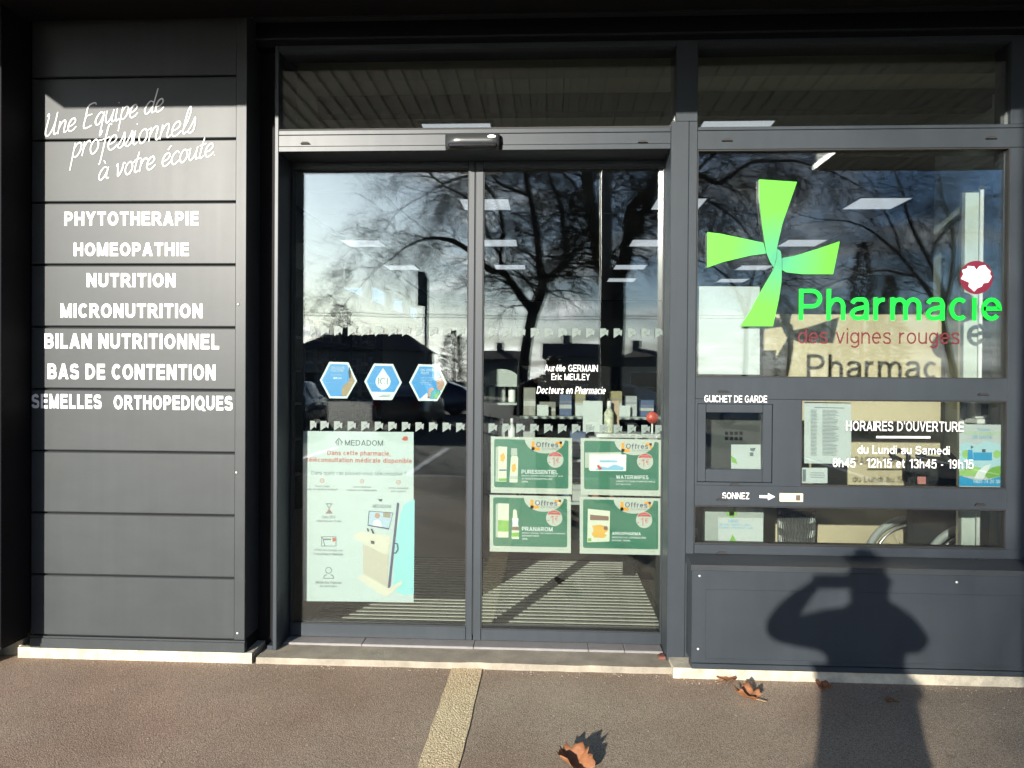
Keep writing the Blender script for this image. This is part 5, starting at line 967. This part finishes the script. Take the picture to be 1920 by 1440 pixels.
obj('push_handle', B().tube([(2.32, 1.05, hz-.1), (2.32, 1.05, hz+.03), (2.26, 1.05, hz+.06), (2.2, 1.05, hz+.03)], .016, 8), BF, wc); obj('push_handle', B().tube([(2.62, 1.05, hz-.12), (2.62, 1.05, hz), (2.56, 1.04, hz+.05), (2.44, 1.03, hz+.06), (2.36, 1.02, hz+.02)], .018, 8), BF, wc)
X0, X1, Z0, Z1 = rect(1721, 1737, 894, 908, 1.0); obj('tag', B().box(X0, X1, 1.008, 1.0095, Z0, Z1), mat('white_red_tag', (.5, .2, .18), .5), wc)
obj('frame_tube', B().tube([(2.3, 1.1, .48), (2.3, 1.1, .12), (2.2, 1.0, .1)], .011, 8), CH, wc)
# ------------------------------------------------------------------ fallen leaves on the pavement
DRY = mat('dry_leaf', (0.22, 0.088, 0.035), 0.7, var=0.45, scale=14, bump=0.3, bscale=60)
def plane_leaf(label, x, y, size, rot, curl, fold, seed):
    rn = random.Random(seed); b = B(); N = 44; K = 5; rows = []
    for k in range(K+1):
        ring_ = []
        for i in range(N):
            a = 2*math.pi*i/N; lobe = 0.72+0.28*abs(math.cos(2.5*a))**0.8
            tooth = 1+0.07*math.sin(14*a+seed)
            rr = size*(k/K)*(lobe*tooth if k == K else (1+(lobe-1)*k/K))
            if math.cos(a) < -.9: rr *= .7
            u, v = rr*math.cos(a), rr*math.sin(a)*.85
            s = (k/K)
            zz = curl*size*(abs(v)/size)**1.5*1.2+fold*size*max(0, u/size)**2+.10*size*s*math.sin(5*a+seed)*s+.05*size*math.sin(9*a+seed*2)*s*s
            ring_.append(b.bm.verts.new((u, v, zz)))
        rows.append(ring_)
    for k in range(1, K+1):
        for i in range(N): b.face([rows[k-1][i], rows[k-1][(i+1) % N], rows[k][(i+1) % N], rows[k][i]], True)
    bmesh.ops.remove_doubles(b.bm, verts=b.bm.verts, dist=1e-5)
    zmin = min(v.co.z for v in b.bm.verts)
    for v in b.bm.verts: v.co.z -= zmin
    M3 = Matrix.Rotation(rot, 3, 'Z')
    t = thing('fallen_leaf', label, 'leaf', (x, y, .003), 'brown leaves blown onto the pavement')
    for v in b.bm.verts: v.co = M3 @ v.co+Vector((x, y, .003))
    lf_ = obj('blade', b, DRY, t); so = lf_.modifiers.new('solid', 'SOLIDIFY'); so.thickness = .0008
    st = [M3 @ Vector((-size*(.3+.2*i), size*.05*math.sin(i), -zmin+size*(.08-.015*i if i < 4 else .01))) for i in range(6)]
    st = [p+Vector((x, y, .004)) for p in st]
    for p in st: p.z = max(.006, p.z)
    obj('stalk', B().tube(st, [.0022]*5+[.0035], 5), mat('leaf_stalk', (.3, .17, .06), .6), t)
for label, px, py, s, r, cu, fo, sd in [('curled orange brown leaf lying in the sun before the boxed panel', 1402, 1309, .068, 2.6, .75, .5, 1), ('thin brown leaf leaning against the pale plinth', 1362, 1273, .055, .4, .3, .2, 2), ('brown leaf lying in the person\'s shadow near the plinth', 1545, 1287, .05, 1.2, .5, .3, 3),
        ('small dull leaf scrap in the person\'s shadow', 1672, 1312, .032, 3.4, .4, .3, 4), ('large curled orange leaf at the bottom edge in front of the doors', 1078, 1434, .086, 2.2, .8, .6, 5)]:
    X, Y = atz(px, py, .01); plane_leaf(label, X, min(Y, -.08), s, r, cu, fo, sd)
rng = random.Random(9)
gb = B()
for q_ in range(520):
    x = rng.uniform(-2.6, 2.7); y = -rng.random()**1.5*1.4-.03 if q_ < 90 else -.018-(.065 if x > .7 else 0)-abs(rng.gauss(0, .03)); s = rng.uniform(.0015, .005)
    vs = [gb.bm.verts.new((x+s*math.cos(a)*rng.uniform(.6, 1.2), y+s*math.sin(a)*rng.uniform(.6, 1.2), .001)) for a in (0, 1.6, 3.1, 4.7)]; tp = gb.bm.verts.new((x, y, .001+s))
    for i in range(4): gb.face([vs[i], vs[(i+1) % 4], tp])
tag(obj('grit', gb, mat('grit_stone', (.30, .24, .18), .8, var=.4, scale=2)), 'loose grit and crumbs scattered on the brown asphalt', 'grit', kind='stuff')
sl = tag(obj('brick_shard', B().box(at(1235, 1232, .1)[0], at(1249, 1232, .1)[0], .10, .15, .035, .054, .004), mat('terracotta', (0.16, 0.065, 0.045), .8, var=.2)), 'small terracotta shard in the corner of the doorstep', 'shard')

# ------------------------------------------------------------------ what stands across the street (seen mirrored in the glass)
BARK = mat('plane_bark', (0.06, 0.052, 0.043), 0.9, var=0.3, scale=3, bump=.5, bscale=12); TWIG = mat('twigs', (0.045, 0.036, 0.03), 0.9)
def branch(b, p, d, L, r, lev, rn, droop, n=None):
    n = n or (5 if lev < 2 else 4); pts = [p]; q = p; dd = d.normalized(); kids = []
    for i in range(n):
        dd = (dd+Vector((rn.gauss(0, .17), rn.gauss(0, .17), rn.gauss(0, .15)-droop*(.5+i*.35)))).normalized()
        q = q+dd*(L/n); pts.append(q); kids.append((q, dd.copy(), i))
    b.tube(pts, [r*(1-.75*i/n) for i in range(n+1)], 5 if lev < 2 else 3, False)
    if lev >= 3: return
    for (q, dv, i) in kids:
        for _ in range((2, 3, 2)[lev] if i > 0 else 1):
            a = dv.orthogonal().normalized(); a.rotate(Matrix.Rotation(rn.uniform(0, 6.28), 3, dv)); nd = (dv*.75+a*rn.uniform(.45, .9)).normalized()
            branch(b, q, nd, L*rn.uniform(.42, .68), max(r*(1-.75*(i+1)/n)*.6, .006), lev+1, rn, droop+(.05 if lev else .02), 4)
def tree(label, Y, g, trunk, limbs, seed, twig_len, droop=.06, ends=8, group='bare trees across the car park'):
    rn = random.Random(seed)
    P = [refl(x, y, Y, g) for x, y, _ in trunk]; base = Vector((P[0].x, Y, -.16)); k = (CAM_D+2*g-Y)/FOC
    t = thing('bare_tree', label, 'tree', tuple(base), group)
    b = B(); b.tube([base]+P, [trunk[0][2]*k*.62]+[w_*k*.5 for _, _, w_ in trunk], 10); obj('trunk', b, BARK, t)
    cr_b = B()
    for lim in limbs:
        off = rn.uniform(-1, 1); pts = []
        for i, (x, y, w_) in enumerate(lim):
            yy = Y+off*min(i, 4)*.55; pts.append((*refl(x, y, yy, g), w_*k*.62))
        sm = cat_rom(pts, 3)
        lb_ = B(); lb_.tube([p[:3] for p in sm], [max(p[3], .012) for p in sm], 7, False); obj('limb', lb_, BARK, t)
        for i in range(2, len(sm)-1, 1):
            p = Vector(sm[i][:3]); d = Vector(sm[i+1][:3])-Vector(sm[i-1][:3])
            for _ in range(1 if i % 2 else 2):
                a = d.orthogonal().normalized(); a.rotate(Matrix.Rotation(rn.uniform(0, 6.28), 3, d.normalized()))
                branch(cr_b, p, d.normalized()*.5+a*.8+Vector((0, 0, .15)), twig_len*rn.uniform(.5, 1.1), max(.013, sm[i][3]*.22), 1, rn, droop)
        branch(cr_b, Vector(sm[-1][:3]), Vector(sm[-1][:3])-Vector(sm[-3][:3]), twig_len*1.4, max(.02, sm[-1][3]), 0, rn, droop)
    obj('crown', cr_b, TWIG, t)
    return t
tree('bare plane tree with forked trunk mirrored in the right door leaf', -29, .33, [(979, 720, 27), (985, 665, 23), (993, 625, 21), (1004, 582, 24)],
     [[(1004, 582, 16), (988, 565, 14), (969, 542, 13), (947, 512, 11), (916, 506, 9), (878, 470, 8), (840, 450, 7), (800, 448, 5), (765, 462, 4), (735, 485, 2)],
      [(947, 512, 8), (940, 488, 8), (946, 440, 7), (938, 395, 6), (915, 350, 5), (880, 330, 4), (835, 345, 3), (790, 372, 2)],
      [(940, 480, 6), (915, 440, 5), (903, 400, 4), (878, 372, 4), (840, 352, 3)],
      [(1005, 582, 19), (1016, 552, 17), (1019, 528, 16), (1012, 500, 13), (1010, 453, 12), (1002, 410, 10), (994, 370, 9), (985, 325, 8), (975, 270, 6), (955, 220, 4)],
      [(1018, 530, 15), (1038, 515, 14), (1060, 488, 12), (1059, 455, 10), (1055, 405, 9), (1048, 370, 8), (1033, 338, 6), (1020, 290, 4)],
      [(1060, 486, 8), (1078, 470, 7), (1098, 455, 6), (1112, 440, 5), (1118, 410, 3), (1130, 380, 2)],
      [(994, 370, 6), (970, 358, 5), (940, 345, 4), (925, 330, 3), (890, 300, 2)]], 11, 2.5)
tree('tall thick plane tree with heavy limbs mirrored beside the door jamb', -21, .33, [(1152, 720, 40), (1154, 650, 36), (1156, 580, 34), (1152, 525, 40)],
     [[(1150, 530, 24), (1130, 500, 22), (1121, 470, 21), (1119, 439, 20), (1111, 397, 19), (1104, 345, 18), (1100, 290, 14), (1090, 230, 9)],
      [(1156, 530, 26), (1172, 490, 24), (1180, 440, 20), (1184, 390, 17), (1212, 366, 14), (1232, 328, 12), (1250, 290, 8)],
      [(1178, 450, 14), (1198, 430, 13), (1208, 395, 11), (1225, 360, 9), (1240, 320, 6)],
      [(1225, 345, 9), (1265, 328, 9), (1305, 331, 8), (1340, 348, 7), (1362, 338, 7), (1407, 311, 6), (1450, 310, 5), (1484, 308, 4), (1514, 316, 3)],
      [(1205, 400, 7), (1250, 380, 6), (1300, 372, 5), (1340, 390, 4), (1380, 420, 2)],
      [(1110, 400, 7), (1090, 370, 6), (1075, 340, 5), (1050, 320, 3)],
      [(1300, 331, 5), (1330, 300, 5), (1370, 270, 4), (1430, 250, 3)]], 23, 2.1, .12)
tree('spreading bare tree with slender crown mirrored in the shop window', -42, .13, [(1795, 740, 17), (1788, 690, 14), (1778, 640, 13), (1768, 590, 12)],
     [[(1768, 590, 9), (1748, 555, 8), (1722, 520, 7), (1690, 480, 6), (1655, 450, 5), (1620, 425, 3), (1590, 415, 2)], [(1768, 590, 9), (1765, 540, 8), (1745, 490, 7), (1720, 440, 6), (1700, 395, 5), (1690, 350, 3)],
      [(1768, 590, 8), (1782, 540, 7), (1790, 480, 6), (1785, 420, 5), (1770, 370, 4), (1765, 330, 2)], [(1745, 490, 5), (1760, 450, 5), (1790, 420, 4), (1830, 390, 3), (1860, 370, 2)], [(1690, 480, 5), (1680, 440, 4), (1660, 400, 3), (1645, 370, 2)], [(1722, 520, 5), (1690, 515, 4), (1650, 510, 3), (1610, 520, 2)]], 31, 3.6, .05)
tree('thin bare tree mirrored at the far side of the car park', -52, .13, [(1392, 735, 12), (1395, 690, 10), (1398, 640, 9), (1400, 600, 8)],
     [[(1400, 600, 6), (1388, 560, 5), (1372, 530, 4), (1350, 510, 3)], [(1400, 600, 6), (1405, 560, 5), (1412, 525, 4), (1420, 495, 2)], [(1400, 600, 5), (1425, 570, 4), (1450, 545, 3), (1470, 530, 2)]], 41, 3.0, .04)
LEAFD = mat('dark_evergreen', (0.022, 0.035, 0.016), .8, var=.4, scale=1.5)
def evergreen(label, px, py_top, Y, g, half_px, seed, shape, cat='tree', group=None, name='evergreen_tree'):
    rn = random.Random(seed); k = (CAM_D+2*g-Y)/FOC; top = refl(px, py_top, Y, g); base = Vector((top.x, Y, -.16)); Hh = top.z-base.z; R = half_px*k
    t = thing(name, label, cat, tuple(base), group)
    obj('trunk', B().tube([base, base+Vector((0, 0, Hh*.9))], [R*.1+.04, .03], 7), BARK, t)
    b = B(); n = 2600 if shape == 'cone' else 1800
    for _ in range(n):
        u = rn.random(); a = rn.uniform(0, 6.28)
        if shape == 'cone': z = .08+.92*u**1.2; rr = R*(1-z)**.75*(1+.35*math.sin(z*34+a*2))*math.sqrt(rn.uniform(.25, 1)); ln = .3+R*.12
        else: z = .05+.95*u; rr = R*math.sqrt(max(.03, 1-(2*z-1.0)**2))*(.75+.3*math.sin(a*5+seed))*math.sqrt(rn.uniform(.2, 1)); ln = .35
        p = base+Vector((rr*math.cos(a), rr*math.sin(a), z*Hh)); d = Vector((math.cos(a), math.sin(a), rn.uniform(-.3, 1.1) if shape != 'cone' else rn.uniform(-.5, .4))).normalized(); s = d.cross(Vector((rn.random(), rn.random(), 1))).normalized()*ln*.16
        v = [b.bm.verts.new(q) for q in (p-s, p+s, p+d*ln)]; b.face(v)
    obj('crown', b, LEAFD, t)
evergreen('dark pointed conifer mirrored behind the spreading tree', 1618, 455, -58, .13, 46, 5, 'cone'); evergreen('broad dark conifer mirrored low in the shop window', 1668, 520, -62, .13, 42, 6, 'cone')
evergreen('spiky rounded evergreen bush mirrored over the left house roof', 640, 572, -70, .33, 40, 7, 'round', 'bush', None, 'evergreen_bush'); evergreen('low spiky bush mirrored next to the sign pole', 852, 622, -60, .33, 32, 8, 'round', 'bush', None, 'evergreen_bush')
evergreen('wide dark hedge bush mirrored under the bare trees', 1480, 600, -64, .13, 70, 9, 'round', 'bush', None, 'evergreen_bush'); evergreen('tall dark hedge bush mirrored behind the thin tree', 1560, 585, -66, .13, 60, 10, 'round', 'bush', None, 'evergreen_bush')

# houses across the car park
RT = mat('dark_roof_tiles', (0.07, 0.045, 0.035), .85, var=.2, scale=6); HWALL = mat('house_render', (0.24, 0.225, 0.2), .9, var=.08); PANE = mat('house_window_pane', (0.02, 0.025, 0.03), .1); SHUT = mat('house_frame_white', (0.5, .5, .48), .6); HDOOR = mat('house_door_wood', (0.12, 0.05, 0.03), .6)
def house(label, px0, px1, eave_py, ridge_py, Y, depth=8, gable=True, nwin=3):
    A = refl(px0, 700, Y); Bq = refl(px1, 700, Y); x0, x1 = A.x, Bq.x; ze = refl((px0+px1)/2, eave_py, Y).z; zr = refl((px0+px1)/2, ridge_py, Y).z
    t = thing('house', label, 'house', ((x0+x1)/2, Y-depth/2, -.16), 'low houses across the car park')
    obj('wall', B().box(x0, x1, Y-depth, Y, -.16, ze), HWALL, t)
    rb = B(); o = .35
    v = [rb.bm.verts.new(q) for q in ((x0-o, Y+o, ze-.05), (x1+o, Y+o, ze-.05), (x1+o, Y-depth-o, ze-.05), (x0-o, Y-depth-o, ze-.05), (x0+(0 if gable else 2)-o, Y-depth/2, zr), (x1-(0 if gable else 2)+o, Y-depth/2, zr))]
    for q in ((0, 1, 5, 4), (2, 3, 4, 5), (1, 2, 5), (3, 0, 4), (0, 3, 2, 1)): rb.face([v[i] for i in q])
    rf = obj('roof', rb, RT, t)
    cx_ = x0+(x1-x0)*.3; c_ = obj('chimney', B().box(cx_, cx_+.7, Y-depth/2-.3, Y-depth/2+.3, zr-.5, zr+.7), HWALL); c_.parent = rf; c_.matrix_parent_inverse = Matrix.Identity(4)
    W = (x1-x0)/(nwin+1)
    for i in range(nwin):
        wx = x0+W*(i+.6)
        if i == nwin-1:
            d_ = obj('door', B().box(wx, wx+1.0, Y+.001, Y+.06, -.16, 2.0), HDOOR, t); continue
        f_ = obj('window', B().box(wx, wx+1.2, Y+.001, Y+.05, .9, 2.1), SHUT, t); p_ = obj('pane', B().box(wx+.08, wx+1.12, Y+.051, Y+.06, .98, 2.02), PANE); p_.parent = f_; p_.matrix_parent_inverse = Matrix.Identity(4)
house('long low house with dark roof mirrored behind the flag marks', 548, 785, 655, 622, -62, 9, False, 5); house('small house mirrored left of the forked tree trunk', 905, 972, 672, 656, -66, 7, True, 3); house('house with chimney mirrored between the two tree trunks', 1025, 1132, 668, 640, -58, 8, True, 4); house('flat house mirrored right of the thick trunk', 1168, 1262, 668, 652, -56, 8, False, 3)

# pole, sign, cables
GAL = mat('galvanised_steel', (0.28, 0.28, 0.27), .4, metal=.6); DKM = mat('dark_grey_steel', (0.05, 0.052, 0.055), .5)
PP = refl(1126, 600, -5.0), refl(1146, 600, -5.0)
po = thing('steel_post', 'square dark steel post mirrored in the right door leaf', 'post', ((PP[0].x+PP[1].x)/2, -5.0, 0))
obj('post_shaft', B().box(PP[0].x, PP[1].x, -5.07, -4.93, .012, 4.6, .006), DKM, po); obj('base_plate', B().box(PP[0].x-.06, PP[1].x+.06, -5.13, -4.87, .0005, .0115), DKM, po); obj('post_cap', B().box(PP[0].x-.008, PP[1].x+.008, -5.078, -4.922, 4.6005, 4.63), DKM, po)
sg = refl(800, 600, -27); k = (CAM_D+.66+27)/FOC
sp_ = thing('sign_pole', 'grey pole with a tall narrow sign box mirrored in the left door leaf', 'sign', (sg.x, -27, -.12))
obj('pole', B().tube([(sg.x, -27, -.12), (sg.x, -27, refl(800, 520, -27).z)], .09, 10), GAL, sp_)
q0, q1 = refl(786, 575, -27), refl(800, 512, -27); obj('sign_box', B().box(q0.x, q1.x+.02, -26.95, -26.65, q0.z, q1.z, .03), DKM, sp_); obj('sign_face', B().box(q0.x+.04, q1.x-.02, -26.649, -26.64, q0.z+.08, q1.z-.08), mat('faded_sign_green', (.12, .16, .12), .4), sp_)
za, zb = refl(900, 583, -45).z, refl(900, 588, -45).z
for xx, nm in ((-26, 'left'), (30, 'right')):
    u = thing('utility_pole', 'wooden cable pole at the '+('far left' if xx < 0 else 'far right')+' of the car park', 'pole', (xx, -45, -.16)); obj('pole', B().tube([(xx, -45, -.16), (xx, -45, za+.6)], [.16, .11], 8), mat('weathered_wood', (.14, .1, .07), .9), u); obj('crossarm', B().box(xx-.6, xx+.6, -45.23, -45.12, za+.1, za+.22), GAL, u)
for z, nm in ((za, 'upper'), (zb, 'lower')):
    tag(obj('overhead_cable', B().tube([(-26+56*i/24, -45+(.1 if nm == 'upper' else 0), z+.15-.5*(1-(2*i/24-1)**2)) for i in range(25)], .022, 5), RUBBER), nm+' sagging overhead cable mirrored across both doors', 'cable')

# parked cars
CGL = mat('car_glass', (0.015, 0.018, 0.02), .05, spec=.8); TYR = mat('car_tyre', (.015, .015, .015), .8); RIM = mat('car_rim', (.4, .4, .42), .3, metal=.8); LAMP = mat('car_lamp', (.6, .6, .6), .1); TAIL = mat('car_tail_lamp', (.3, .01, .01), .2)
ST = [(-2.05, .45, .62, .70, .70), (-2.0, .25, .72, .84, .84), (-1.6, .18, .82, .92, .93), (-1.05, .18, .85, .98, 1.0), (-.85, .18, .86, .98, 1.08), (-.2, .18, .87, .97, 1.42), (.4, .18, .87, .96, 1.47), (1.0, .18, .86, .96, 1.44), (1.6, .18, .84, .97, 1.25), (1.95, .22, .80, .97, 1.0), (2.08, .35, .70, .85, .86)]
def car(label, x, y, rz, col, seed):
    t = thing('parked_car', label, 'car', (x, y, -.12), 'cars parked across the street'); ORG.pop(t.name)
    t.rotation_euler = (0, 0, rz)
    pm = mat('car_paint_%d' % seed, col, .3, coat=.8, spec=.6)
    def put(n, b, m, p=t): o = obj(n, b, m); o.parent = p; return o
    b = B(); rows = []
    for (sx, lo, w_, belt, top) in ST:
        tw = w_*.78 if top > belt+.06 else w_*.92
        prof = [(0, lo), (w_*.85, lo), (w_, lo+.12), (w_, (lo+belt)/2), (w_*.97, belt), (tw*.99, (belt+top)/2 if top > belt+.06 else belt+.002), (tw*.93, top), (tw*.5, top+.015), (0, top+.02)]
        rows.append([b.bm.verts.new((sx, yy, zz)) for yy, zz in prof]+[b.bm.verts.new((sx, -yy, zz)) for yy, zz in reversed(prof[1:-1])])
    for a, c in zip(rows, rows[1:]):
        n = len(a)
        for i in range(n): b.face([a[i], a[(i+1) % n], c[(i+1) % n], c[i]], True)
    b.face(rows[0]); b.face(list(reversed(rows[-1])))
    put('body', b, pm)
    def P(i, s): sx, lo, w_, belt, top = ST[i]; return (sx, s*w_*.985, belt+.015), (sx, s*w_*.78*.955, top-.06)
    for s in (-1, 1):
        for i, j in ((5, 6), (6, 7)):
            a0, a1 = P(i, s); c0, c1 = P(j, s); g_ = B(); e = .03
            v = [g_.bm.verts.new(Vector(q)+Vector((0, s*.012, 0))) for q in ((a0[0]+e, a0[1], a0[2]), (c0[0]-e, c0[1], c0[2]), (c1[0]-e, c1[1], c1[2]), (a1[0]+e, a1[1], a1[2]))]; g_.face(v); put('side_window', g_, CGL)
    for (i, j, nm) in ((3, 5, 'windscreen'), (9, 7, 'rear_window')):
        a, c = ST[i], ST[j]; g_ = B(); h_ = .02 if nm == 'windscreen' else .03
        v = [g_.bm.verts.new(q) for q in ((a[0], -a[2]*.72, a[4]+.06), (a[0], a[2]*.72, a[4]+.06), (c[0], c[2]*.66, c[4]+.05), (c[0], -c[2]*.66, c[4]+.05))]; g_.face(v); put(nm, g_, CGL)
    for sx in (-1.28, 1.3):
        for s in (-1, 1):
            wv = put('wheel', B().lathe([(.19, -.1), (.3, -.1), (.32, -.07), (.32, .07), (.3, .1), (.19, .1)], 20, (sx, s*.74, .32), 'y'), TYR); put('rim', B().lathe([(.05, -.11), (.19, -.098), (.2, .098), (.05, .11)], 16, (sx, s*.74, .32), 'y'), RIM, wv)
    for s in (-1, 1):
        put('headlight', B().box(-2.06, -1.86, s*.5-.14, s*.5+.14, .62, .76, .03), LAMP); put('tail_light', B().box(1.98, 2.1, s*.62-.09, s*.62+.09, .7, .92, .02), TAIL); put('door_mirror', B().box(-.72, -.6, s*.9-.07, s*.9+.07, .95, 1.08, .02), pm)
    put('bumper', B().box(-2.12, -1.95, -.66, .66, .3, .52, .04), DKM); put('number_plate', B().box(-2.13, -2.121, -.24, .24, .38, .48), WHITE)
car('dark hatchback mirrored just below the hexagon stickers', -4.6, -20.5, 1.62, (.02, .022, .025), 1); car('silver hatchback mirrored at the foot of the thick tree', 1.9, -21.5, .1, (.35, .36, .37), 2); car('grey hatchback mirrored at the left edge of the doors', -8.6, -20.8, 1.5, (.10, .11, .12), 3); car('white hatchback parked farther off beyond the right tree', 7.6, -24.0, .05, (.6, .6, .6), 4); car('dark blue hatchback parked mirrored beyond the sign pole', -5.4, -29, .05, (.02, .03, .07), 5)

# ------------------------------------------------------------------ the photographer
def skinned(name, verts, edges, m, parent, levels=2, root=0):
    me = bpy.data.meshes.new(name); me.from_pydata([v[:3] for v in verts], edges, []); me.materials.append(m)
    o = bpy.data.objects.new(name, me); link(o, parent); mo = o.modifiers.new('skin', 'SKIN'); mo.use_smooth_shade = True
    for i, v in enumerate(verts):
        r = v[3] if isinstance(v[3], tuple) else (v[3], v[3]); me.skin_vertices[0].data[i].radius = r; me.skin_vertices[0].data[i].use_root = (i == root)
    s = o.modifiers.new('sub', 'SUBSURF'); s.levels = levels; s.render_levels = levels
    return o
px_, py_ = .02, -4.44
ps = thing('person', 'person in dark coat and jeans raising a phone with both hands, seen as shadow', 'person', (px_, py_, 0))
COAT = mat('dark_coat_cloth', (.035, .04, .055), .85, var=.15, scale=30); JEAN = mat('jeans_cloth', (.05, .07, .12), .85, var=.15, scale=40); SK = mat('skin_tone', (.46, .27, .19), .55); HAIR = mat('brown_hair', (.05, .028, .014), .6, bump=.4, bscale=90)
def V3(x, y, z, r): return (px_+x, py_+y, z, r)
body = [V3(0, 0, .98, (.19, .14)), V3(0, -.01, 1.12, (.175, .125)), V3(0, -.01, 1.28, (.19, .13)), V3(0, 0, 1.42, (.17, .11)), V3(0, .01, 1.49, (.085, .075)), V3(.005, .03, 1.55, .058), V3(.01, .05, 1.61, (.07, .085)), V3(.01, .06, 1.68, (.08, .098)), V3(.01, .055, 1.74, (.066, .08)),
        V3(-.17, 0, 1.40, .085), V3(-.31, .05, 1.37, .064), V3(-.435, .11, 1.355, .05), V3(-.31, .21, 1.44, .044), V3(-.18, .31, 1.515, .034), V3(-.135, .335, 1.54, (.04, .022)),
        V3(.17, 0, 1.40, .085), V3(.25, .05, 1.345, .066), V3(.305, .12, 1.305, .05), V3(.225, .22, 1.42, .044), V3(.125, .30, 1.48, .034), V3(.09, .325, 1.50, (.04, .022)),
        V3(-.095, 0, .88, .105), V3(-.105, .02, .50, .07), V3(-.11, -.01, .25, .058), V3(-.115, -.03, .09, .046), V3(-.12, .09, .04, (.045, .035)),
        V3(.095, 0, .88, .105), V3(.11, .01, .50, .07), V3(.12, -.02, .25, .058), V3(.125, -.04, .09, .046), V3(.135, .08, .04, (.045, .035))]
be = [(0, 1), (1, 2), (2, 3), (3, 4), (4, 5), (5, 6), (6, 7), (7, 8), (3, 9), (9, 10), (10, 11), (11, 12), (12, 13), (13, 14), (3, 15), (15, 16), (16, 17), (17, 18), (18, 19), (19, 20), (0, 21), (21, 22), (22, 23), (23, 24), (24, 25), (0, 26), (26, 27), (27, 28), (28, 29), (29, 30)]
skinned('body', body, be, SK, ps)
coat = [(v[0], v[1], v[2], tuple(q+.016 for q in (v[3] if isinstance(v[3], tuple) else (v[3], v[3])))) for v in body]
ci = [0, 1, 2, 3, 4, 9, 10, 11, 12, 13, 15, 16, 17, 18, 19]; mp_ = {j: i for i, j in enumerate(ci)}
cv = [coat[j] for j in ci]+[V3(0, -.005, .86, (.232, .165)), V3(0, -.005, .72, (.236, .17))]
cv[0] = cv[0][:3]+((.228, .16),); cv[1] = cv[1][:3]+((.222, .15),); cv[2] = cv[2][:3]+((.222, .15),)
cv[mp_[9]] = coat[9][:3]+((.115, .115),); cv[mp_[15]] = coat[15][:3]+((.115, .115),); cv[mp_[10]] = coat[10][:3]+((.09, .09),); cv[mp_[16]] = coat[16][:3]+((.08, .08),)
cv[mp_[13]] = coat[13][:3]+((.042, .042),); cv[mp_[19]] = coat[19][:3]+((.042, .042),); cv[mp_[4]] = coat[4][:3]+((.085, .085),)
skinned('coat', cv, [(mp_[a], mp_[b]) for a, b in be if a in mp_ and b in mp_]+[(0, 15), (15, 16)], COAT, ps)
for a, b_, c_, d_ in ((21, 22, 23, 24), (26, 27, 28, 29)):
    skinned('trouser_leg', [(body[i][0], body[i][1], body[i][2], body[i][3]+.014) for i in (a, b_, c_, d_)], [(0, 1), (1, 2), (2, 3)], JEAN, ps)
for a, b_ in ((24, 25), (29, 30)):
    skinned('shoe', [(body[a][0], body[a][1]-.02, .055, (.05, .05)), (body[a][0], body[a][1]+.06, .05, (.052, .045)), (body[b_][0], body[b_][1]+.06, .035, (.048, .03))], [(0, 1), (1, 2)], mat('black_shoe', (.02, .02, .02), .5), ps)
hv = [V3(.01, .03, 1.68, (.086, .088)), V3(.01, .035, 1.73, (.085, .095)), V3(.01, .04, 1.78, (.07, .08)), V3(.01, .04, 1.815, (.035, .04)), V3(.01, -.02, 1.63, (.092, .06)), V3(.01, -.03, 1.55, (.105, .07)), V3(.01, -.04, 1.48, (.10, .06))]
skinned('hair', hv, [(0, 1), (1, 2), (2, 3), (0, 4), (4, 5), (5, 6)], HAIR, ps)
fc = B()
for s in (-1, 1): fc.lathe([(.001, -.006), (.011, 0), (.001, .006)], 10, (px_+.01+s*.03, py_+.151, 1.665), 'y')
obj('eyes', fc, mat('eye_dark', (.02, .02, .02), .2), ps)
skinned('nose', [V3(.01, .145, 1.672, .007), V3(.01, .165, 1.635, .012), V3(.01, .150, 1.625, .01)], [(0, 1), (1, 2)], SK, ps, 1)
obj('mouth', B().box(px_-.012, px_+.032, py_+.138, py_+.148, 1.597, 1.605, .002), mat('lips', (.35, .13, .11), .5), ps)
for s in (-1, 1): skinned('ear', [V3(.01+s*.082, .055, 1.68, .012), V3(.01+s*.088, .05, 1.655, .015), V3(.01+s*.083, .058, 1.63, .009)], [(0, 1), (1, 2)], SK, ps, 1)
# phone held level in front of the face, lens towards the shop
ph = thing('phone', 'dark phone held level by the photographer', 'phone', (-.02, -4.075, 1.51))
obj('casing', B().box(-.095, .055, -4.080, -4.072, 1.513, 1.587, .002), mat('phone_graphite', (.03, .03, .035), .25), ph); obj('camera_bump', B().box(-.03, .012, -4.0718, -4.0705, 1.53, 1.57, .0005), mat('lens_black', (.01, .01, .01), .05), ph); obj('screen', B().box(-.092, .052, -4.0812, -4.0802, 1.516, 1.584), mat('phone_screen', (.05, .05, .06), .1), ph)
for s, wx, wz in ((-1, -.13, 1.52), (1, .14, 1.50)):
    ex_ = -.095 if s < 0 else .055
    for i in range(4):                              # four fingers behind the far edge, thumb on the screen side
        z = 1.575-.018*i; L = (.95, 1.05, 1.0, .8)[i]
        skinned('finger', [(wx, -4.11, wz+.012-.012*i, .011), (ex_+s*.02, -4.09+.008, z, .0095), (ex_+s*.006, -4.066, z+.002, .0088), (ex_-s*.012*L, -4.0625, z+.004, .0075)], [(0, 1), (1, 2), (2, 3)], SK, ps, 1)
    skinned('thumb', [(wx, -4.125, wz-.005, .013), (ex_+s*.012, -4.105, 1.535, .011), (ex_-s*.02, -4.091, 1.545, .009)], [(0, 1), (1, 2)], SK, ps, 1)
